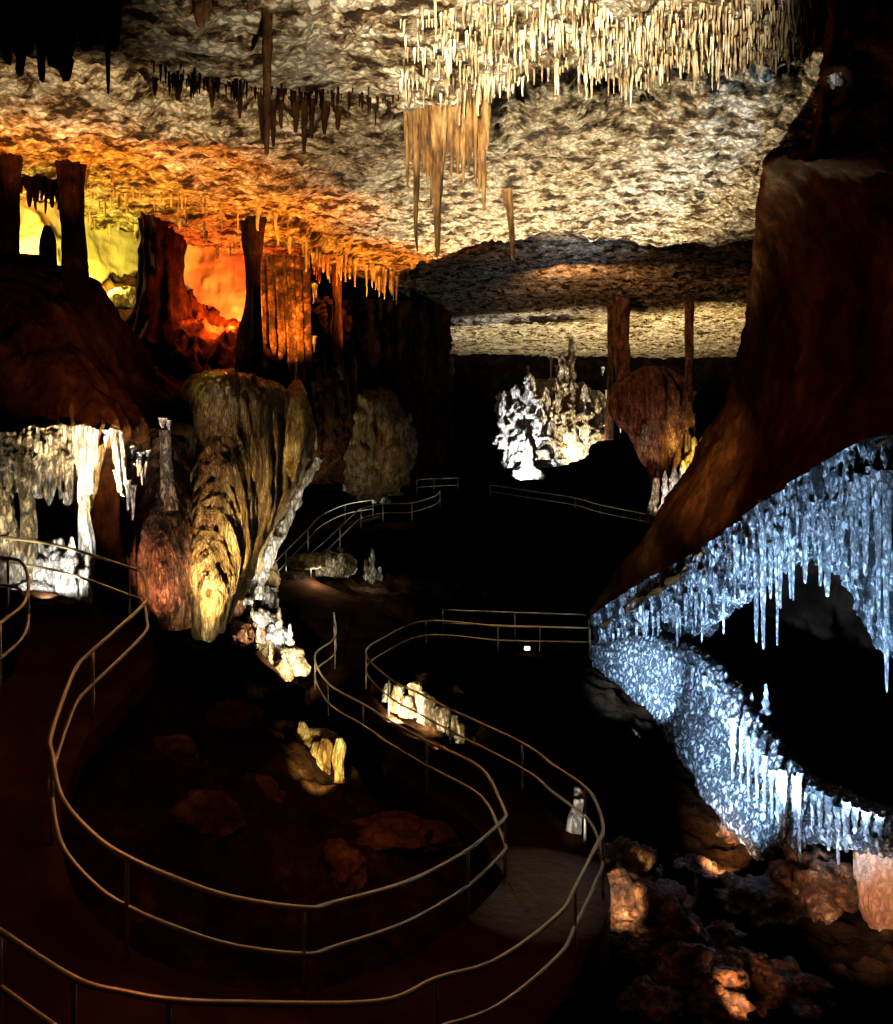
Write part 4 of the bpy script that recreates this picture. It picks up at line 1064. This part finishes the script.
o.location = P(835, 78, 14.2)
tag(o, 'small bright white knob high on the dark wall at the upper right', 'crystal')

# small floodlight under the handrail of the level walkway
fl = bpy.data.objects.new('floodlight', None)
COL.objects.link(fl)
fl.location = P(527, 657, 31.3)
tag(fl, 'small white floodlight at the foot of the handrail on the level walkway', 'lamp')
bmesh = __import__('bmesh')


def box_mesh(name, size, centre, m, bev=.015):
    bm = bmesh.new()
    bmesh.ops.create_cube(bm, size=1)
    for vv in bm.verts:
        vv.co = Vector((vv.co.x * size[0] + centre[0], vv.co.y * size[1] + centre[1], vv.co.z * size[2] + centre[2]))
    bmesh.ops.bevel(bm, geom=bm.edges[:], offset=bev, segments=2, affect='EDGES')
    me = bpy.data.meshes.new(name)
    bm.to_mesh(me)
    bm.free()
    me.materials.append(m)
    return me


glow = bpy.data.materials.new('lamp_glass')
glow.use_nodes = True
glow.node_tree.nodes['Principled BSDF'].inputs['Emission Color'].default_value = (1, .95, .85, 1)
glow.node_tree.nodes['Principled BSDF'].inputs['Emission Strength'].default_value = 3
link('housing', box_mesh('housing', (.24, .12, .15), (0, 0, .32), M['steel']), None, fl)
link('glass', box_mesh('glass', (.19, .03, .11), (0, -.07, .32), glow, .006), None, fl)
link('bracket', box_mesh('bracket', (.05, .08, .3), (0, .03, .12), M['steel']), None, fl)

# the wet patch on the walkway at the bend keeps its shine
pn, pl = M['path'].node_tree.nodes, M['path'].node_tree.links
pg = pn.new('ShaderNodeNewGeometry')
pd = pn.new('ShaderNodeVectorMath')
pd.operation = 'DISTANCE'
wp = P(536, 872, 13.4) - S(0, 0, .3)
pd.inputs[1].default_value = wp
pl.new(pg.outputs['Position'], pd.inputs[0])
pm = pn.new('ShaderNodeMapRange')
pm.inputs['From Min'].default_value, pm.inputs['From Max'].default_value = .4, 1.5
pm.inputs['To Min'].default_value, pm.inputs['To Max'].default_value = .2, 0
pl.new(pd.outputs['Value'], pm.inputs['Value'])
pl.new(pm.outputs[0], pn['Principled BSDF'].inputs['Specular IOR Level'])

# ================================================================== LIGHT
W_ = (1.0, .86, .62)
WH = (1.0, .95, .86)
YE = (1.0, .74, .12)
OR = (1.0, .30, .025)
RE = (1.0, .12, .015)
BL = (.40, .66, 1.0)

# warm floods on the ceiling
spot(P(500, 598, 37), P(560, 174, 29.2), 30000, (1, .84, .55), 58, .8)
spot((-.6, 1.2, ZC + 1.4), P(545, 16, 15.3), 17000, (1, .86, .62), 32, .7)  # added lamp over the viewer's head, for the fringe and its shadow
spot(P(380, 920, 8.6), P(420, 15, 14.5), 3500, (1, .86, .62), 44, .9)
spot(P(400, 800, 19), P(330, 112, 20.6), 15000, (1, .84, .56), 50, .9)
spot(P(80, 590, 17.4), P(150, 110, 20), 4200, (1, .74, .42), 66, .9)
spot(P(30, 262, 20.6), P(50, 150, 20.8), 1000, OR, 96, .8)
spot(P(170, 330, 23), P(185, 178, 24), 1700, OR, 90, .8)
spot(P(300, 340, 27), P(300, 215, 28), 2200, OR, 80, .8)
spot(P(400, 400, 34), P(380, 258, 35), 3200, OR, 80, .8)
spot(P(560, 500, 60), P(580, 330, 66), 12000, (1, .9, .6), 100, .7)
spot(P(690, 490, 57), P(690, 330, 64), 9000, (1, .75, .35), 90, .7)
spot(P(440, 900, 12), P(445, 150, 17), 1500, (1, .75, .4), 22, .6)
# left recesses
point(P(35, 262, 25.0), 420, YE)
point(P(20, 230, 25.2), 200, OR)
point(P(108, 290, 28.8), 420, (1.0, .82, .08))
point(P(232, 322, 31.0), 700, RE)
point(P(215, 300, 29.6), 90, (1, .16, .02))
spot(P(296, 366, 28.4), P(292, 305, 30.6), 1500, OR, 76, .8)
spot(P(200, 470, 15), P(95, 340, 20), 520, (1, .34, .12), 44, 1.0)
# left draperies, pillar, cascade
spot(P(75, 592, 16.9), P(88, 480, 18.4), 480, WH, 70, .7)
spot(P(45, 598, 17.2), P(58, 568, 18.6), 330, WH, 90, .6)
spot(P(5, 590, 16.9), P(25, 490, 18.3), 330, (1, .80, .48), 72, .7)
spot(P(205, 670, 17.6), P(223, 570, 20.6), 2700, (1, .68, .30), 34, 1.0)
spot(P(205, 650, 18.4), P(212, 590, 20.2), 160, (1, .82, .5), 80, .8)
spot(P(150, 660, 18), P(160, 550, 20), 520, (1, .50, .28), 54, .9)
spot(P(308, 676, 22.5), P(276, 645, 24.6), 800, (1, .80, .48), 90, .6)
spot(P(280, 640, 23.4), P(262, 605, 26), 200, WH, 70, .7)
spot(P(391, 716, 22.9), P(420, 716, 24.0), 800, (1, .78, .45), 110, .6)
spot(P(420, 742, 21.4), P(425, 718, 23.8), 420, (1, .78, .45), 90, .6)
spot(P(438, 752, 20.6), P(450, 734, 22.4), 320, (1, .78, .45), 90, .6)
spot(P(318, 786, 16.2), P(322, 750, 18.2), 300, (1, .76, .28), 62, .7)
spot(P(272, 600, 23.6), P(276, 540, 26.3), 330, WH, 62, .7)
# centre
spot(P(515, 490, 54), P(535, 415, 59), 4600, (.93, .96, 1.0), 70, .6)
spot(P(590, 490, 54), P(580, 395, 59), 4200, (1, .80, .48), 70, .6)
spot(P(640, 540, 44), P(655, 420, 52), 420, (1, .32, .12), 40, .7)
spot(P(666, 516, 47.6), P(670, 485, 50), 460, (1, .82, .70), 84, .7)
spot(P(698, 476, 48.2), P(696, 450, 51), 620, YE, 80, .7)
point(P(390, 484, 49.4), 60, W_)
spot(P(420, 470, 32), P(384, 450, 42), 200, (1, .55, .18), 22, 1.0)
point(P(372, 575, 39.5), 25, WH)
point(P(318, 575, 36.8), 40, W_)
# right
spot(P(625, 850, 16.5), P(745, 745, 20.2), 7500, BL, 52, .8)
spot(P(640, 735, 23.2), P(655, 640, 26.4), 1700, BL, 70, .7)
spot(P(716, 800, 19.4), P(738, 615, 22.4), 3400, BL, 56, .4)
spot(P(770, 850, 16.9), P(788, 635, 19.7), 3800, BL, 56, .4)
spot(P(700, 905, 14.4), P(835, 812, 16.8), 1700, BL, 38, .7)
spot(P(845, 880, 14.9), P(868, 620, 17.7), 4400, BL, 56, .4)
spot(P(572, 690, 22.5), P(640, 668, 26.5), 2400, BL, 46, .8)
spot(P(712, 862, 18.0), P(732, 852, 20.0), 420, (1, .62, .32), 62, .9)
spot(P(612, 905, 14.6), P(634, 890, 15.6), 60, (1, .7, .4), 100, .8)
spot(P(830, 960, 13.6), P(886, 890, 16.4), 420, (1, .66, .45), 60, .8)
spot(P(740, 1010, 13.0), P(720, 890, 17), 150, (1, .5, .22), 70, .9)
spot(P(470, 560, 12), P(350, 850, 15), 140, (1, .4, .15), 50, 1.0)  # added weak warm fill in mid-air for the island boulders
spot(P(560, 300, 42), P(600, 275, 48), 900, (1, .5, .2), 110, .9)  # added dim brown fill for the dark ceiling band
spot(P(575, 520, 20), P(690, 480, 25), 1300, (1, .55, .22), 36, 1.0)
spot(P(600, 300, 16), P(775, 270, 22), 25, (1, .5, .25), 34, 1.0)  # added weak fill on the upper massif
spot(P(566, 850, 14.2), P(577, 808, 15.8), 60, WH, 40, .6, .04)  # added small lamp to brighten the white stalagmite at the bend
spot(P(815, 95, 12.8), P(835, 78, 14.2), 30, WH, 16, .5, .04)  # added narrow lamp to brighten the white knob
# added faint red fill over the path, no lamp of the cave
spot(P(330, 140, 10), P(220, 860, 11), 300, (1, .30, .10), 95, .9, 2.2)
sc.world = bpy.data.worlds.new('cave_dark')
sc.world.use_nodes = True
sc.world.node_tree.nodes['Background'].inputs[0].default_value = (.03, .018, .010, 1)
sc.world.node_tree.nodes['Background'].inputs[1].default_value = .05

# ---- camera
cd = bpy.data.cameras.new('camera')
cd.sensor_fit = 'VERTICAL'
cd.sensor_height = 36
cd.lens = F / 1024 * 36
cd.shift_y = -(512 - HY) / 1024
cd.clip_end = 400
cam = bpy.data.objects.new('camera', cd)
COL.objects.link(cam)
cam.location = (0, 0, ZC)
cam.rotation_euler = (math.pi / 2, 0, 0)
sc.camera = cam
sc.view_settings.view_transform = 'Standard'
sc.view_settings.look = 'None'
sc.view_settings.exposure = 0.8
sc.view_settings.gamma = 1
sc.view_settings.use_curve_mapping = False
sc.cycles.use_denoising = True
sc.cycles.max_bounces = 4
sc.cycles.diffuse_bounces = 0
sc.cycles.glossy_bounces = 2
sc.cycles.sample_clamp_indirect = 4
